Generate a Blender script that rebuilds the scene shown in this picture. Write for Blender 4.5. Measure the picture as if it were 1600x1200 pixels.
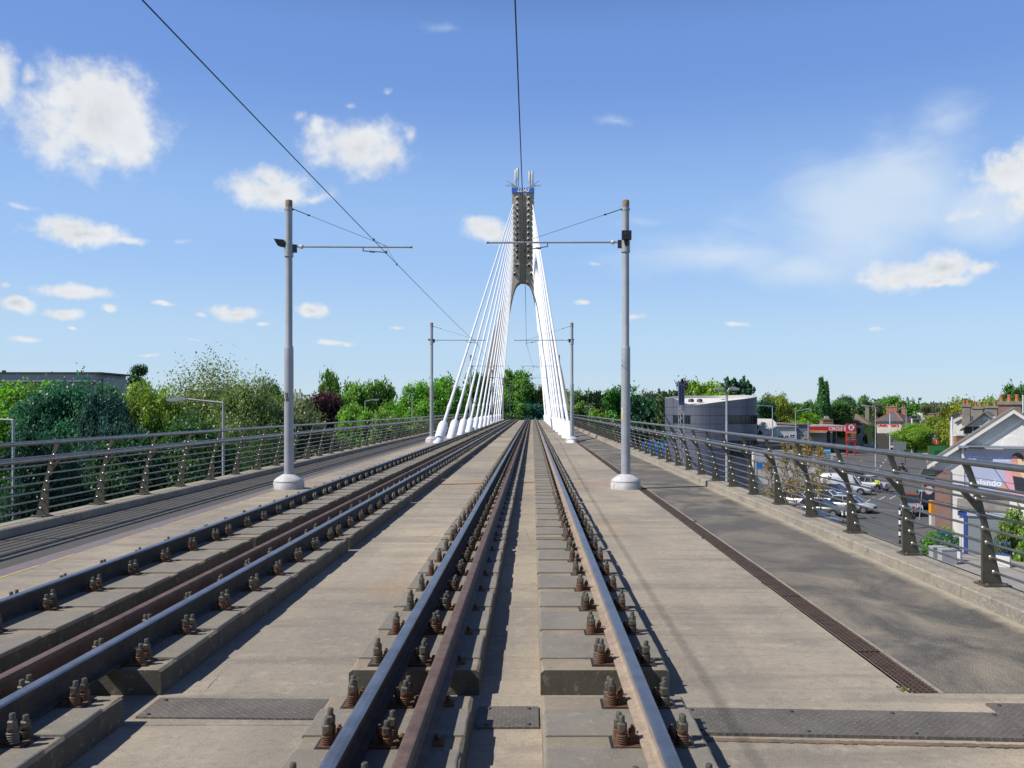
import bpy, bmesh, math, random
import numpy as np
from mathutils import Vector, Matrix
for o in list(bpy.data.objects): bpy.data.objects.remove(o)
SC = bpy.context.scene
COL = SC.collection
R = math.radians
PI = math.pi
EYE = 9.5                 # camera height above the street
F = 1350.0                # focal length in photo pixels
VX, HY = 831.5, 640.0     # vanishing point of the track

# ---------------- camera ----------------
cd = bpy.data.cameras.new('camera'); cam = bpy.data.objects.new('camera', cd); COL.objects.link(cam)
cam.location = (0, 0, EYE); cam.rotation_euler = (PI/2, 0, 0)
cd.sensor_width = 36.0; cd.lens = 36.0*F/1600.0
cd.shift_x = -(VX-800)/1600.0; cd.shift_y = (HY-600)/1600.0
cd.clip_start = 0.1; cd.clip_end = 6000
SC.camera = cam

# ---------------- light ----------------
sunv = Vector((-0.85, -0.27, 1.0)).normalized()
sun_el = math.asin(sunv.z); sun_rot = math.atan2(sunv.x, sunv.y)
sd = bpy.data.lights.new('sun', 'SUN'); so = bpy.data.objects.new('sun', sd); COL.objects.link(so)
sd.energy = 5.0; sd.angle = R(0.53); sd.color = (1.0, 0.945, 0.87)
so.rotation_euler = sunv.to_track_quat('Z', 'Y').to_euler()
so.location = (-30, -20, 60)
SC.view_settings.view_transform = 'Standard'; SC.view_settings.look = 'None'
SC.view_settings.gamma = 1.0; SC.view_settings.exposure = 0.12
SC.render.engine = 'CYCLES'
SC.cycles.max_bounces = 8; SC.cycles.transparent_max_bounces = 12

# ---------------- world: Nishita sky with procedural clouds ----------------
W = bpy.data.worlds.new('World'); SC.world = W; W.use_nodes = True
nt = W.node_tree; nt.nodes.clear()
def N(t, **kw):
    n = nt.nodes.new(t)
    for k, v in kw.items():
        setattr(n, k, v)
    return n
def L(a, b): nt.links.new(a, b)
def M_(op, a, b=None, c=None, clamp=False):
    n = N('ShaderNodeMath', operation=op); n.use_clamp = clamp
    for i, v in enumerate((a, b, c)):
        if v is None: continue
        if isinstance(v, (int, float)): n.inputs[i].default_value = v
        else: L(v, n.inputs[i])
    return n.outputs[0]
def V_(op, a, b=None):
    n = N('ShaderNodeVectorMath', operation=op)
    for i, v in enumerate((a, b)):
        if v is None: continue
        if isinstance(v, (tuple, list)): n.inputs[i].default_value = v
        else: L(v, n.inputs[i])
    return n
def smooth(v, lo, hi, a=0.0, b=1.0):
    n = N('ShaderNodeMapRange', interpolation_type='SMOOTHSTEP')
    L(v, n.inputs[0]); n.inputs[1].default_value = lo; n.inputs[2].default_value = hi
    n.inputs[3].default_value = a; n.inputs[4].default_value = b
    return n.outputs[0]
def mixc(f, a, b):
    n = N('ShaderNodeMix', data_type='RGBA')
    if isinstance(f, (int, float)): n.inputs[0].default_value = f
    else: L(f, n.inputs[0])
    for i, v in ((6, a), (7, b)):
        if isinstance(v, (tuple, list)): n.inputs[i].default_value = (*v, 1)
        else: L(v, n.inputs[i])
    return n.outputs[2]
sky = N('ShaderNodeTexSky', sky_type='NISHITA'); sky.sun_disc = False
sky.sun_elevation = sun_el; sky.sun_rotation = sun_rot
sky.altitude = 50; sky.air_density = 1.0; sky.dust_density = 0.55; sky.ozone_density = 2.2
tc = N('ShaderNodeTexCoord')
d = V_('NORMALIZE', tc.outputs['Generated']).outputs[0]
sp = N('ShaderNodeSeparateXYZ'); L(d, sp.inputs[0])
az = M_('ARCTAN2', sp.outputs[0], sp.outputs[1])
el = M_('ARCSINE', sp.outputs[2])
P0 = N('ShaderNodeCombineXYZ'); L(az, P0.inputs[0]); L(el, P0.inputs[1])
def skyn(scale, detail=5, rough=.55, off=(0, 0, 0)):
    n = N('ShaderNodeTexNoise'); n.inputs['Scale'].default_value = scale
    n.inputs['Detail'].default_value = detail; n.inputs['Roughness'].default_value = rough
    L(V_('ADD', P0.outputs[0], off).outputs[0], n.inputs['Vector'])
    return n
wn = skyn(16, 4); wv = V_('SUBTRACT', wn.outputs['Color'], (.5, .5, .5)).outputs[0]
sc_ = N('ShaderNodeVectorMath', operation='SCALE'); L(wv, sc_.inputs[0]); sc_.inputs['Scale'].default_value = .030
P1 = V_('ADD', P0.outputs[0], sc_.outputs[0]).outputs[0]
def azel(px, py):
    x, y, z = (px-VX)/F, 1.0, (HY-py)/F
    return math.atan2(x, y), math.asin(z/math.sqrt(x*x+y*y+z*z))
def field(Pn, blobs):
    cur = None
    for (px, py, rx, ry, wgt) in blobs:
        a, e = azel(px, py)
        k = 1350.0*(1+((px-VX)/F)**2)
        s = V_('SUBTRACT', Pn, (a, e, 0)).outputs[0]
        s = V_('MULTIPLY', s, (k/rx, 1350.0/ry, 0)).outputs[0]
        l = N('ShaderNodeVectorMath', operation='LENGTH'); L(s, l.inputs[0])
        v = M_('SUBTRACT', wgt, l.outputs['Value'])
        cur = v if cur is None else M_('SMOOTH_MAX', cur, v, .12)
    return cur
BIG = [(150, 185, 130, 80, 1.0), (110, 150, 55, 42, .9), (205, 215, 75, 52, 1.), (48, 112, 26, 22, .6), (0, 112, 46, 50, .9), (150, 248, 60, 18, .75),
       (560, 232, 90, 42, .95), (610, 235, 45, 36, .8), (495, 205, 38, 30, .55), (548, 170, 30, 16, .4), (470, 185, 26, 22, .4), (605, 142, 26, 12, .3),
       (430, 296, 84, 28, .95), (425, 272, 40, 22, .85), (490, 305, 50, 16, .6), (757, 357, 42, 20, 1.0), (745, 346, 26, 16, .9), (640, 215, 26, 26, .55)]
SMALL = [(125, 364, 108, 20, .9), (105, 350, 60, 20, .9), (200, 376, 45, 10, .8), (285, 378, 34, 12, .4), (35, 322, 60, 8, .5),
         (120, 456, 76, 13, .9), (25, 475, 38, 12, 1.), (100, 491, 34, 9, .95), (173, 482, 18, 8, .95), (10, 448, 20, 8, .7), (255, 478, 28, 6, .8),
         (372, 488, 50, 13, .95), (412, 506, 18, 5, .7), (313, 492, 20, 6, .6), (487, 486, 29, 13, 1.), (40, 533, 40, 7, .8), (520, 534, 48, 7, .75),
         (625, 515, 30, 5, .5), (230, 558, 24, 4, .7), (350, 559, 20, 4, .7), (300, 530, 45, 6, .3), (110, 513, 14, 4, .5),
         (1415, 428, 78, 26, .95), (1480, 418, 66, 24, .95), (1530, 420, 40, 17, .75), (1460, 440, 90, 12, .8), (1365, 436, 50, 10, .5),
         (990, 492, 34, 10, .65), (912, 471, 24, 8, .5), (1150, 508, 36, 8, .5), (1365, 512, 44, 9, .42), (930, 410, 36, 9, .3), (405, 570, 26, 4, .4), (850, 572, 40, 5, .35),
         (1575, 272, 70, 36, .95), (1620, 250, 60, 40, 1.), (1540, 300, 60, 28, .65), (1520, 335, 80, 22, .5), (1610, 320, 70, 30, .8)]
en = skyn(26, 9, .58)
en2 = skyn(80, 5, .6, (3, 1, 0))
edge = M_('SUBTRACT', en.outputs['Fac'], .5)
edge2 = M_('MULTIPLY', M_('SUBTRACT', en2.outputs['Fac'], .5), .7)
fb = field(P1, BIG)
db_ = M_('ADD', M_('ADD', fb, M_('MULTIPLY', edge, 1.5)), M_('MULTIPLY', edge2, .55))
sc2 = N('ShaderNodeVectorMath', operation='SCALE'); L(wv, sc2.inputs[0]); sc2.inputs['Scale'].default_value = .017
P2 = V_('ADD', P0.outputs[0], sc2.outputs[0]).outputs[0]
fs = field(P2, SMALL)
ds_ = M_('ADD', M_('ADD', fs, M_('MULTIPLY', edge, 1.5)), M_('MULTIPLY', edge2, 1.1))
Dn = M_('MAXIMUM', db_, ds_)
alpha = smooth(Dn, -.12, .66)
# relief inside the clouds: lit from the upper left
en_s = skyn(26, 9, .58, (.012, -.016, 0)); lowf = skyn(11, 3, .5, (1, 2, 0))
relief = M_('SUBTRACT', en.outputs['Fac'], en_s.outputs['Fac'])
core = smooth(Dn, .45, 1.5)
body = M_('ADD', M_('SUBTRACT', .93, M_('MULTIPLY', core, M_('ADD', .03, smooth(lowf.outputs['Fac'], .42, .62, 0, .24)))), M_('MULTIPLY', relief, .22))
ccol = N('ShaderNodeMix', data_type='RGBA'); L(core, ccol.inputs[0])
ccol.inputs[6].default_value = (.97, 1, 1.03, 1); ccol.inputs[7].default_value = (.88, .95, 1.06, 1)
cl = N('ShaderNodeVectorMath', operation='SCALE'); L(ccol.outputs[2], cl.inputs[0]); L(M_('MULTIPLY', body, .88), cl.inputs['Scale'])
# thin high veils
cn = N('ShaderNodeTexNoise'); cn.inputs['Scale'].default_value = 5.5; cn.inputs['Detail'].default_value = 7; cn.inputs['Roughness'].default_value = .55; cn.inputs['Distortion'].default_value = .5
mp = N('ShaderNodeMapping'); L(P0.outputs[0], mp.inputs[0]); mp.inputs['Scale'].default_value = (1.0, 2.2, 1); mp.inputs['Rotation'].default_value = (0, 0, .25)
L(mp.outputs[0], cn.inputs['Vector'])
veilf = field(P1, [(1330, 340, 230, 130, 1.), (1120, 400, 220, 50, 1.), (1250, 420, 160, 40, .9), (1480, 180, 130, 90, .55), (1400, 290, 200, 120, .9), (960, 190, 70, 16, .5), (1540, 330, 140, 70, 1.), (700, 45, 120, 22, .45), (1000, 345, 120, 26, .4)])
veil = M_('MULTIPLY', smooth(M_('ADD', M_('MULTIPLY', veilf, .8), M_('MULTIPLY', M_('SUBTRACT', cn.outputs['Fac'], .5), 1.3)), .0, .85), .8)
ramp = N('ShaderNodeValToRGB'); L(M_('MULTIPLY', el, 1.6), ramp.inputs[0]); cr_ = ramp.color_ramp; cr_.interpolation = 'EASE'
for i_, (p_, c_) in enumerate(((0., (.60, .75, .88)), (.10, (.50, .70, .92)), (.30, (.35, .57, .94)), (.62, (.17, .33, .76)), (.92, (.02, .05, .17)))):
    e_ = cr_.elements[i_] if i_ < 2 else cr_.elements.new(p_)
    e_.position = p_; e_.color = (*c_, 1)
# small streaky haze clouds low over the horizon everywhere
skys = N('ShaderNodeVectorMath', operation='MULTIPLY'); L(sky.outputs[0], skys.inputs[0]); skys.inputs[1].default_value = (.108, .114, .128)
c0 = mixc(.80, skys.outputs[0], ramp.outputs[0])
c1 = mixc(veil, c0, (.66, .77, .90))
c2 = N('ShaderNodeMix', data_type='RGBA'); L(alpha, c2.inputs[0]); L(c1, c2.inputs[6]); L(cl.outputs[0], c2.inputs[7])
bg = N('ShaderNodeBackground'); L(c2.outputs[2], bg.inputs[0]); bg.inputs[1].default_value = .93
wo = N('ShaderNodeOutputWorld'); L(bg.outputs[0], wo.inputs[0])

# ---------------- material helpers ----------------
MATS = {}
def mat(name, col, rough=.8, metal=0.0, col2=None, scale=3.0, bump=0.0, bscale=60.0, detail=6, emit=None, contrast=(.35, .65), spec=None):
    if name in MATS: return MATS[name]
    m = bpy.data.materials.new(name); m.use_nodes = True; MATS[name] = m
    t = m.node_tree; b = t.nodes['Principled BSDF']
    b.inputs['Base Color'].default_value = (*col, 1); b.inputs['Roughness'].default_value = rough; b.inputs['Metallic'].default_value = metal
    if spec is not None: b.inputs['Specular IOR Level'].default_value = spec
    c = t.nodes.new('ShaderNodeTexCoord')
    if col2 is not None:
        n = t.nodes.new('ShaderNodeTexNoise'); n.inputs['Scale'].default_value = scale; n.inputs['Detail'].default_value = detail; n.inputs['Roughness'].default_value = .62
        t.links.new(c.outputs['Object'], n.inputs['Vector'])
        r = t.nodes.new('ShaderNodeMapRange'); r.inputs[1].default_value = contrast[0]; r.inputs[2].default_value = contrast[1]
        t.links.new(n.outputs['Fac'], r.inputs[0])
        x = t.nodes.new('ShaderNodeMix'); x.data_type = 'RGBA'; x.inputs[6].default_value = (*col, 1); x.inputs[7].default_value = (*col2, 1)
        t.links.new(r.outputs[0], x.inputs[0]); t.links.new(x.outputs[2], b.inputs['Base Color'])
    if bump > 0:
        n = t.nodes.new('ShaderNodeTexNoise'); n.inputs['Scale'].default_value = bscale; n.inputs['Detail'].default_value = 4
        t.links.new(c.outputs['Object'], n.inputs['Vector'])
        bp = t.nodes.new('ShaderNodeBump'); bp.inputs['Strength'].default_value = bump; bp.inputs['Distance'].default_value = .01
        t.links.new(n.outputs['Fac'], bp.inputs['Height']); t.links.new(bp.outputs[0], b.inputs['Normal'])
    if emit:
        b.inputs['Emission Color'].default_value = (*emit[0], 1); b.inputs['Emission Strength'].default_value = emit[1]
    return m
class G:
    """small wrapper to write node graphs for the special materials"""
    def __init__(s, name):
        s.m = bpy.data.materials.new(name); s.m.use_nodes = True; MATS[name] = s.m; s.t = s.m.node_tree; s.b = s.t.nodes['Principled BSDF']
        s.c = s.t.nodes.new('ShaderNodeTexCoord').outputs['Object']
    def put(s, v, sock):
        if isinstance(v, (int, float)): sock.default_value = v
        elif isinstance(v, (tuple, list)): sock.default_value = (*v, 1) if len(sock.default_value) == 4 and len(v) == 3 else v
        else: s.t.links.new(v, sock)
    def noise(s, scale, detail=5, rough=.6, vec=None, dist=0):
        n = s.t.nodes.new('ShaderNodeTexNoise'); n.inputs['Scale'].default_value = scale; n.inputs['Detail'].default_value = detail
        n.inputs['Roughness'].default_value = rough; n.inputs['Distortion'].default_value = dist
        s.put(vec or s.c, n.inputs['Vector']); return n.outputs['Fac']
    def mapv(s, scale=(1, 1, 1), rot=(0, 0, 0), loc=(0, 0, 0)):
        n = s.t.nodes.new('ShaderNodeMapping'); s.put(s.c, n.inputs[0]); n.inputs['Scale'].default_value = scale; n.inputs['Rotation'].default_value = rot; n.inputs['Location'].default_value = loc
        return n.outputs[0]
    def rng(s, v, a, b, lo=0., hi=1.):
        n = s.t.nodes.new('ShaderNodeMapRange'); s.put(v, n.inputs[0])
        for i, x in enumerate((a, b, lo, hi)): n.inputs[i+1].default_value = x
        return n.outputs[0]
    def mix(s, f, a, b):
        n = s.t.nodes.new('ShaderNodeMix'); n.data_type = 'RGBA'; s.put(f, n.inputs[0]); s.put(a, n.inputs[6]); s.put(b, n.inputs[7]); return n.outputs[2]
    def math(s, op, a, b=0.0):
        n = s.t.nodes.new('ShaderNodeMath'); n.operation = op; s.put(a, n.inputs[0]); s.put(b, n.inputs[1]); return n.outputs[0]
    def vor(s, scale, feat='F1', vec=None, rand=1.0):
        n = s.t.nodes.new('ShaderNodeTexVoronoi'); n.feature = feat; n.inputs['Scale'].default_value = scale; n.inputs['Randomness'].default_value = rand
        s.put(vec or s.c, n.inputs['Vector']); return n
    def wave(s, scale, vec=None, dist=0, prof='SIN', direc='X'):
        n = s.t.nodes.new('ShaderNodeTexWave'); n.inputs['Scale'].default_value = scale; n.inputs['Distortion'].default_value = dist; n.wave_profile = prof; n.bands_direction = direc
        s.put(vec or s.c, n.inputs['Vector']); return n.outputs['Fac']
    def bump(s, h, strength=.4, dist=.01, prev=None):
        n = s.t.nodes.new('ShaderNodeBump'); n.inputs['Strength'].default_value = strength; n.inputs['Distance'].default_value = dist
        s.put(h, n.inputs['Height'])
        if prev is not None: s.put(prev, n.inputs['Normal'])
        s.put(n.outputs[0], s.b.inputs['Normal']); return n.outputs[0]
    def out(s, col, rough=.85, metal=0.):
        s.put(col, s.b.inputs['Base Color']); s.put(rough, s.b.inputs['Roughness']); s.put(metal, s.b.inputs['Metallic']); return s.m

def m_deck():
    g = G('deck_concrete')
    big = g.noise(.55, 6, .65, g.mapv((1, .45, 1)))
    c = g.mix(g.rng(big, .38, .62), (.47, .395, .29), (.29, .255, .205))
    bt = g.t.nodes.new('ShaderNodeTexBrick'); g.put(g.mapv((1, 1, 1), (0, 0, R(90)), (.3, .2, 0)), bt.inputs['Vector']); bt.inputs['Scale'].default_value = 1; bt.inputs['Brick Width'].default_value = 2.9; bt.inputs['Row Height'].default_value = .92
    bt.inputs['Color1'].default_value = (0, 0, 0, 1); bt.inputs['Color2'].default_value = (1, 1, 1, 1); bt.inputs['Mortar'].default_value = (.5, .5, .5, 1); bt.inputs['Mortar Size'].default_value = .002
    sb = g.t.nodes.new('ShaderNodeSeparateColor'); g.put(bt.outputs['Color'], sb.inputs[0])
    c = g.mix(g.math('MULTIPLY', sb.outputs[0], .30), c, (.17, .155, .135))
    band = g.noise(1.6, 3, .7, g.mapv((.25, 1.6, 1)))
    c = g.mix(g.rng(band, .48, .66, 0, .6), c, (.16, .145, .122))
    cr = g.noise(1.1, 8, .7, g.mapv((1, .8, 1), loc=(5, 3, 0)), .6)
    c = g.mix(g.rng(cr, .60, .70, 0, .55), c, (.41, .35, .265))
    ru = g.noise(.8, 5, .6, g.mapv((.6, .6, 1), loc=(9, 1, 0)))
    c = g.mix(g.rng(ru, .58, .70, 0, .55), c, (.36, .24, .14))
    cd_ = g.vor(.9, 'DISTANCE_TO_EDGE', g.mapv((1, .35, 1)))
    wob = g.noise(3.0, 6)
    crk = g.math('ADD', cd_.outputs['Distance'], g.math('MULTIPLY', g.math('SUBTRACT', wob, .5), .06))
    crm = g.math('MULTIPLY', g.rng(g.math('ABSOLUTE', crk), .0, .006, 1, 0), g.rng(g.noise(.5, 2), .52, .6))
    c = g.mix(g.math('MULTIPLY', crm, .6), c, (.16, .14, .12))
    sy = g.t.nodes.new('ShaderNodeSeparateXYZ'); g.put(g.c, sy.inputs[0])
    dy = g.math('ADD', g.math('ABSOLUTE', g.math('SUBTRACT', sy.outputs[1], 21.6)), g.math('MULTIPLY', g.math('SUBTRACT', g.noise(1.2, 5, .7), .5), 3.5))
    c = g.mix(g.rng(dy, .9, .1, 0, .6), c, (.40, .245, .125))
    jd = g.math('ABSOLUTE', g.math('SUBTRACT', g.math('FRACT', g.math('DIVIDE', g.math('ADD', sy.outputs[1], 1.2), 6.3)), .5))
    c = g.mix(g.rng(g.math('ADD', jd, g.math('MULTIPLY', g.math('SUBTRACT', wob, .5), .004)), .0005, .0022, .7, 0), c, (.09, .08, .065))
    jn = g.wave(.1047, g.mapv((0, 1, 0), loc=(0, 1.1, 0)), prof='SAW', direc='Y')
    fine = g.noise(140, 3, .7)
    c = g.mix(g.rng(fine, .35, .7, 0, .5), c, (.12, .105, .085))
    mid = g.noise(22, 5, .75)
    c = g.mix(g.rng(mid, .50, .68, 0, .5), c, (.135, .12, .098))
    mid2 = g.noise(7, 6, .75, g.mapv((1, 1, 1), loc=(7, 7, 0)))
    c = g.mix(g.rng(mid2, .54, .70, 0, .5), c, (.42, .36, .27))
    sp_ = g.noise(230, 2, .5)
    c = g.mix(g.rng(sp_, .56, .70, 0, .5), c, (.58, .53, .44))
    g.bump(g.math('ADD', g.noise(90, 5, .7), g.math('MULTIPLY', crm, -2.)), .55, .006)
    return g.out(c, .92)
def m_asphalt():
    g = G('walkway_asphalt')
    fine = g.vor(95).outputs['Distance']
    c = g.mix(g.rng(fine, .0, .75), (.15, .14, .122), (.055, .053, .049))
    sp_ = g.noise(260, 2, .5)
    c = g.mix(g.rng(sp_, .60, .74, 0, .55), c, (.40, .37, .32))
    dust = g.noise(1.15, 5, .62, g.mapv((1, .75, 1), loc=(2, 4, 0)), .5)
    dfa = g.math('MULTIPLY', g.rng(dust, .44, .64, 0, .9), g.rng(fine, .05, .55, 1, .5))
    c = g.mix(dfa, c, (.36, .31, .235))
    b2 = g.noise(.35, 4, .6, g.mapv((1, .5, 1)))
    c = g.mix(g.rng(b2, .42, .62, 0, .5), c, (.125, .118, .105))
    sx = g.t.nodes.new('ShaderNodeSeparateXYZ'); g.put(g.c, sx.inputs[0])
    ke = g.math('ADD', g.math('SUBTRACT', sx.outputs[0], 4.14), g.math('MULTIPLY', g.math('SUBTRACT', g.noise(2.5, 5, .7), .5), .35))
    c = g.mix(g.rng(ke, -.05, .12, 0, .85), c, (.40, .35, .27))
    g.bump(fine, .75, .008)
    return g.out(c, .93)
def m_asphalt_l():
    g = G('walkway_asphalt_dark')
    fine = g.vor(95).outputs['Distance']
    c = g.mix(g.rng(fine, .0, .75), (.125, .12, .108), (.05, .048, .044))
    sp_ = g.noise(260, 2, .5)
    c = g.mix(g.rng(sp_, .60, .72, 0, .6), c, (.36, .33, .28))
    g.bump(fine, .75, .008)
    return g.out(c, .93)
def m_plinth(name, a, b, mossy):
    g = G(name)
    n1 = g.noise(2.2, 6, .65)
    c = g.mix(g.rng(n1, .38, .62), a, b)
    n2 = g.noise(14, 5, .7)
    c = g.mix(g.rng(n2, .55, .72, 0, .6), c, (.38, .33, .25))
    n3 = g.noise(5, 5, .7, g.mapv(loc=(4, 4, 4)))
    c = g.mix(g.rng(n3, .58, .70, 0, mossy), c, (.11, .10, .07))
    f = g.noise(170, 3, .7)
    c = g.mix(g.rng(f, .42, .7, 0, .45), c, (.13, .12, .10))
    g.bump(g.noise(60, 6, .75), .7, .008)
    return g.out(c, .93)
def m_kerb():
    g = G('kerb_concrete')
    c = g.mix(g.rng(g.noise(1.6, 6, .65), .38, .62), (.32, .28, .215), (.235, .21, .175))
    c = g.mix(g.rng(g.noise(26, 5, .7), .5, .68, 0, .6), c, (.47, .44, .37))
    c = g.mix(g.rng(g.noise(9, 5, .7, g.mapv(loc=(3, 3, 3))), .56, .68, 0, .65), c, (.12, .11, .085))
    g.bump(g.noise(55, 6, .75), .8, .01)
    return g.out(c, .93)
def m_rust(name, a, b, rough=.8, metal=.2):
    g = G(name)
    c = g.mix(g.rng(g.noise(9, 6, .65), .38, .64), a, b)
    c = g.mix(g.rng(g.noise(60, 4, .7), .5, .7, 0, .45), c, tuple(x*.45 for x in a))
    g.bump(g.noise(120, 4, .7), .4, .002)
    return g.out(c, rough, metal)
def m_tread():
    g = G('tread_plate')
    v1 = g.wave(9.0, g.mapv((1, 1, 1), (0, 0, R(45))), direc='X')
    v2 = g.wave(9.0, g.mapv((1, 1, 1), (0, 0, R(45))), direc='Y')
    h = g.math('MULTIPLY', v1, v2)
    c = g.mix(g.rng(g.noise(3, 6, .65), .38, .62), (.125, .115, .10), (.09, .08, .068))
    c = g.mix(g.rng(h, .45, .8, 0, .4), c, (.20, .18, .15))
    c = g.mix(g.rng(g.noise(40, 4, .7), .55, .7, 0, .5), c, (.30, .27, .22))
    g.bump(h, .5, .004)
    return g.out(c, .75, 0.)
def m_tower():
    g = G('pylon_concrete')
    c = g.mix(g.rng(g.noise(.25, 5, .6, g.mapv((1, 1, .3))), .38, .62), (.46, .405, .335), (.38, .34, .29))
    c = g.mix(g.rng(g.noise(1.4, 6, .7, g.mapv((1.3, 1.3, .18))), .56, .72, 0, .55), c, (.22, .195, .165))
    return g.out(c, .85)
def m_grass():
    g = G('grass_ground')
    c = g.mix(g.rng(g.noise(.06, 6, .65), .4, .6), (.055, .095, .02), (.085, .12, .03))
    c = g.mix(g.rng(g.noise(.9, 6, .7), .5, .7, 0, .6), c, (.03, .055, .015))
    return g.out(c, .95)
def m_street():
    g = G('street_asphalt')
    c = g.mix(g.rng(g.noise(.25, 6, .65), .38, .62), (.078, .078, .08), (.10, .098, .095))
    c = g.mix(g.rng(g.noise(.5, 4, .6, g.mapv((.3, 2.2, 1), (0, 0, R(-22)))), .55, .7, 0, .4), c, (.06, .06, .062))
    c = g.mix(g.rng(g.noise(30, 3, .6), .5, .75, 0, .35), c, (.14, .135, .13))
    return g.out(c, .9)
def m_brick(name, c1, c2, mortar, scale=9.0, w=.22, h=.075, rot=(PI/2, 0, 0)):
    g = G(name)
    n = g.t.nodes.new('ShaderNodeTexBrick'); g.put(g.mapv((1, 1, 1), rot), n.inputs['Vector'])
    n.inputs['Color1'].default_value = (*c1, 1); n.inputs['Color2'].default_value = (*c2, 1); n.inputs['Mortar'].default_value = (*mortar, 1)
    n.inputs['Scale'].default_value = 1.0; n.inputs['Brick Width'].default_value = w; n.inputs['Row Height'].default_value = h; n.inputs['Mortar Size'].default_value = h*.13
    n.inputs['Mortar Smooth'].default_value = .2
    return g.out(n.outputs['Color'], .88)
def m_tile(name, a, b):
    g = G(name)
    wv_ = g.wave(1.3, prof='SAW', direc='Z')
    c = g.mix(g.rng(g.noise(1.2, 6, .7), .38, .62), a, b)
    c = g.mix(g.rng(wv_, .0, .15, .5, 0), c, tuple(x*.4 for x in a))
    c = g.mix(g.rng(g.noise(7, 4, .7), .55, .7, 0, .4), c, tuple(min(1, x*1.8) for x in b))
    return g.out(c, .8)
M_JE = mat('joint_edge_brown', (.20, .135, .09), .9, 0, (.12, .095, .07), 12); M_DECK = m_deck(); M_ASPH = m_asphalt(); M_ASPHL = m_asphalt_l()
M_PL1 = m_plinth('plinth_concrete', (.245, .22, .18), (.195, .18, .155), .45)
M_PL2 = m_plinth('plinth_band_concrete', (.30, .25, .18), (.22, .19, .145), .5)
M_PLS = m_plinth('plinth_side_moss_and_shade', (.10, .09, .065), (.06, .055, .04), .5); M_KERB = m_kerb(); M_TREAD = m_tread(); M_TOWER = m_tower(); M_GRASS = m_grass(); M_STREET = m_street()
M_RAILTOP = mat('polished_rail_steel', (.30, .31, .345), .36, .85, (.20, .205, .22), 5, .2, 60)
M_RAILSIDE = m_rust('rail_rust_painted_shade', (.045, .036, .030), (.085, .066, .05), .8, .15)  # right faces of the running rails, darkened to paint their shade
M_RAILSUNDUST = m_rust('rail_dust_painted_sun', (.24, .185, .14), (.33, .265, .205), .85, .0)  # left faces of the running rails, dust paled to paint the sunlight
M_GUARD = m_rust('guard_rail_rust', (.095, .060, .048), (.15, .10, .08), .7, .1)
M_RUST = m_rust('fastener_rust', (.115, .06, .038), (.19, .105, .06), .8, .3)
M_BOLT = m_rust('fastener_bolt_steel', (.11, .105, .085), (.16, .145, .11), .6, .5)
M_DKB = m_rust('fastener_dark_grime', (.05, .042, .034), (.09, .07, .05), .8, .2)
M_DRAIN = m_rust('drain_grating_rust', (.05, .031, .025), (.085, .052, .04), .85, 0)
M_STAIN = mat('railing_stainless_tube', (.33, .315, .29), .32, .85, (.24, .23, .205), 4, .05, 60)
M_POSTM = mat('railing_post_metal', (.155, .138, .11), .45, .6, (.115, .10, .08), 3, .05, 40)
M_KNOB = mat('railing_fixing_steel', (.36, .33, .29), .40, .9)
M_WIRE = mat('dark_wire', (.03, .03, .035), .5, .5)
M_POLE = mat('galvanised_pole_paint', (.37, .385, .41), .5, .1, (.30, .31, .325), 2, .03, 20)
M_POLECAP = mat('pole_cap_brown', (.20, .145, .09), .85, 0, (.28, .21, .14), 14)
M_WHITE = mat('white_stay_paint', (.83, .84, .85), .38, 0, (.76, .77, .78), 1.5)
M_BASEW = mat('pole_base_white_paint', (.58, .58, .59), .6, 0, (.42, .41, .39), 5)
M_BLACK = mat('black_plastic', (.018, .018, .02), .45)
M_DARK = mat('dark_metal', (.05, .052, .055), .5, .4)
M_LILAC = mat('lilac_surfacing_strip', (.15, .125, .14), .9, 0, (.19, .165, .17), 10, .4, 90)
M_YEL = mat('yellow_line_paint', (.50, .36, .10), .85, 0, (.34, .28, .17), 5)
M_CREAMC = mat('cream_insulator', (.62, .60, .55), .4)

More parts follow.
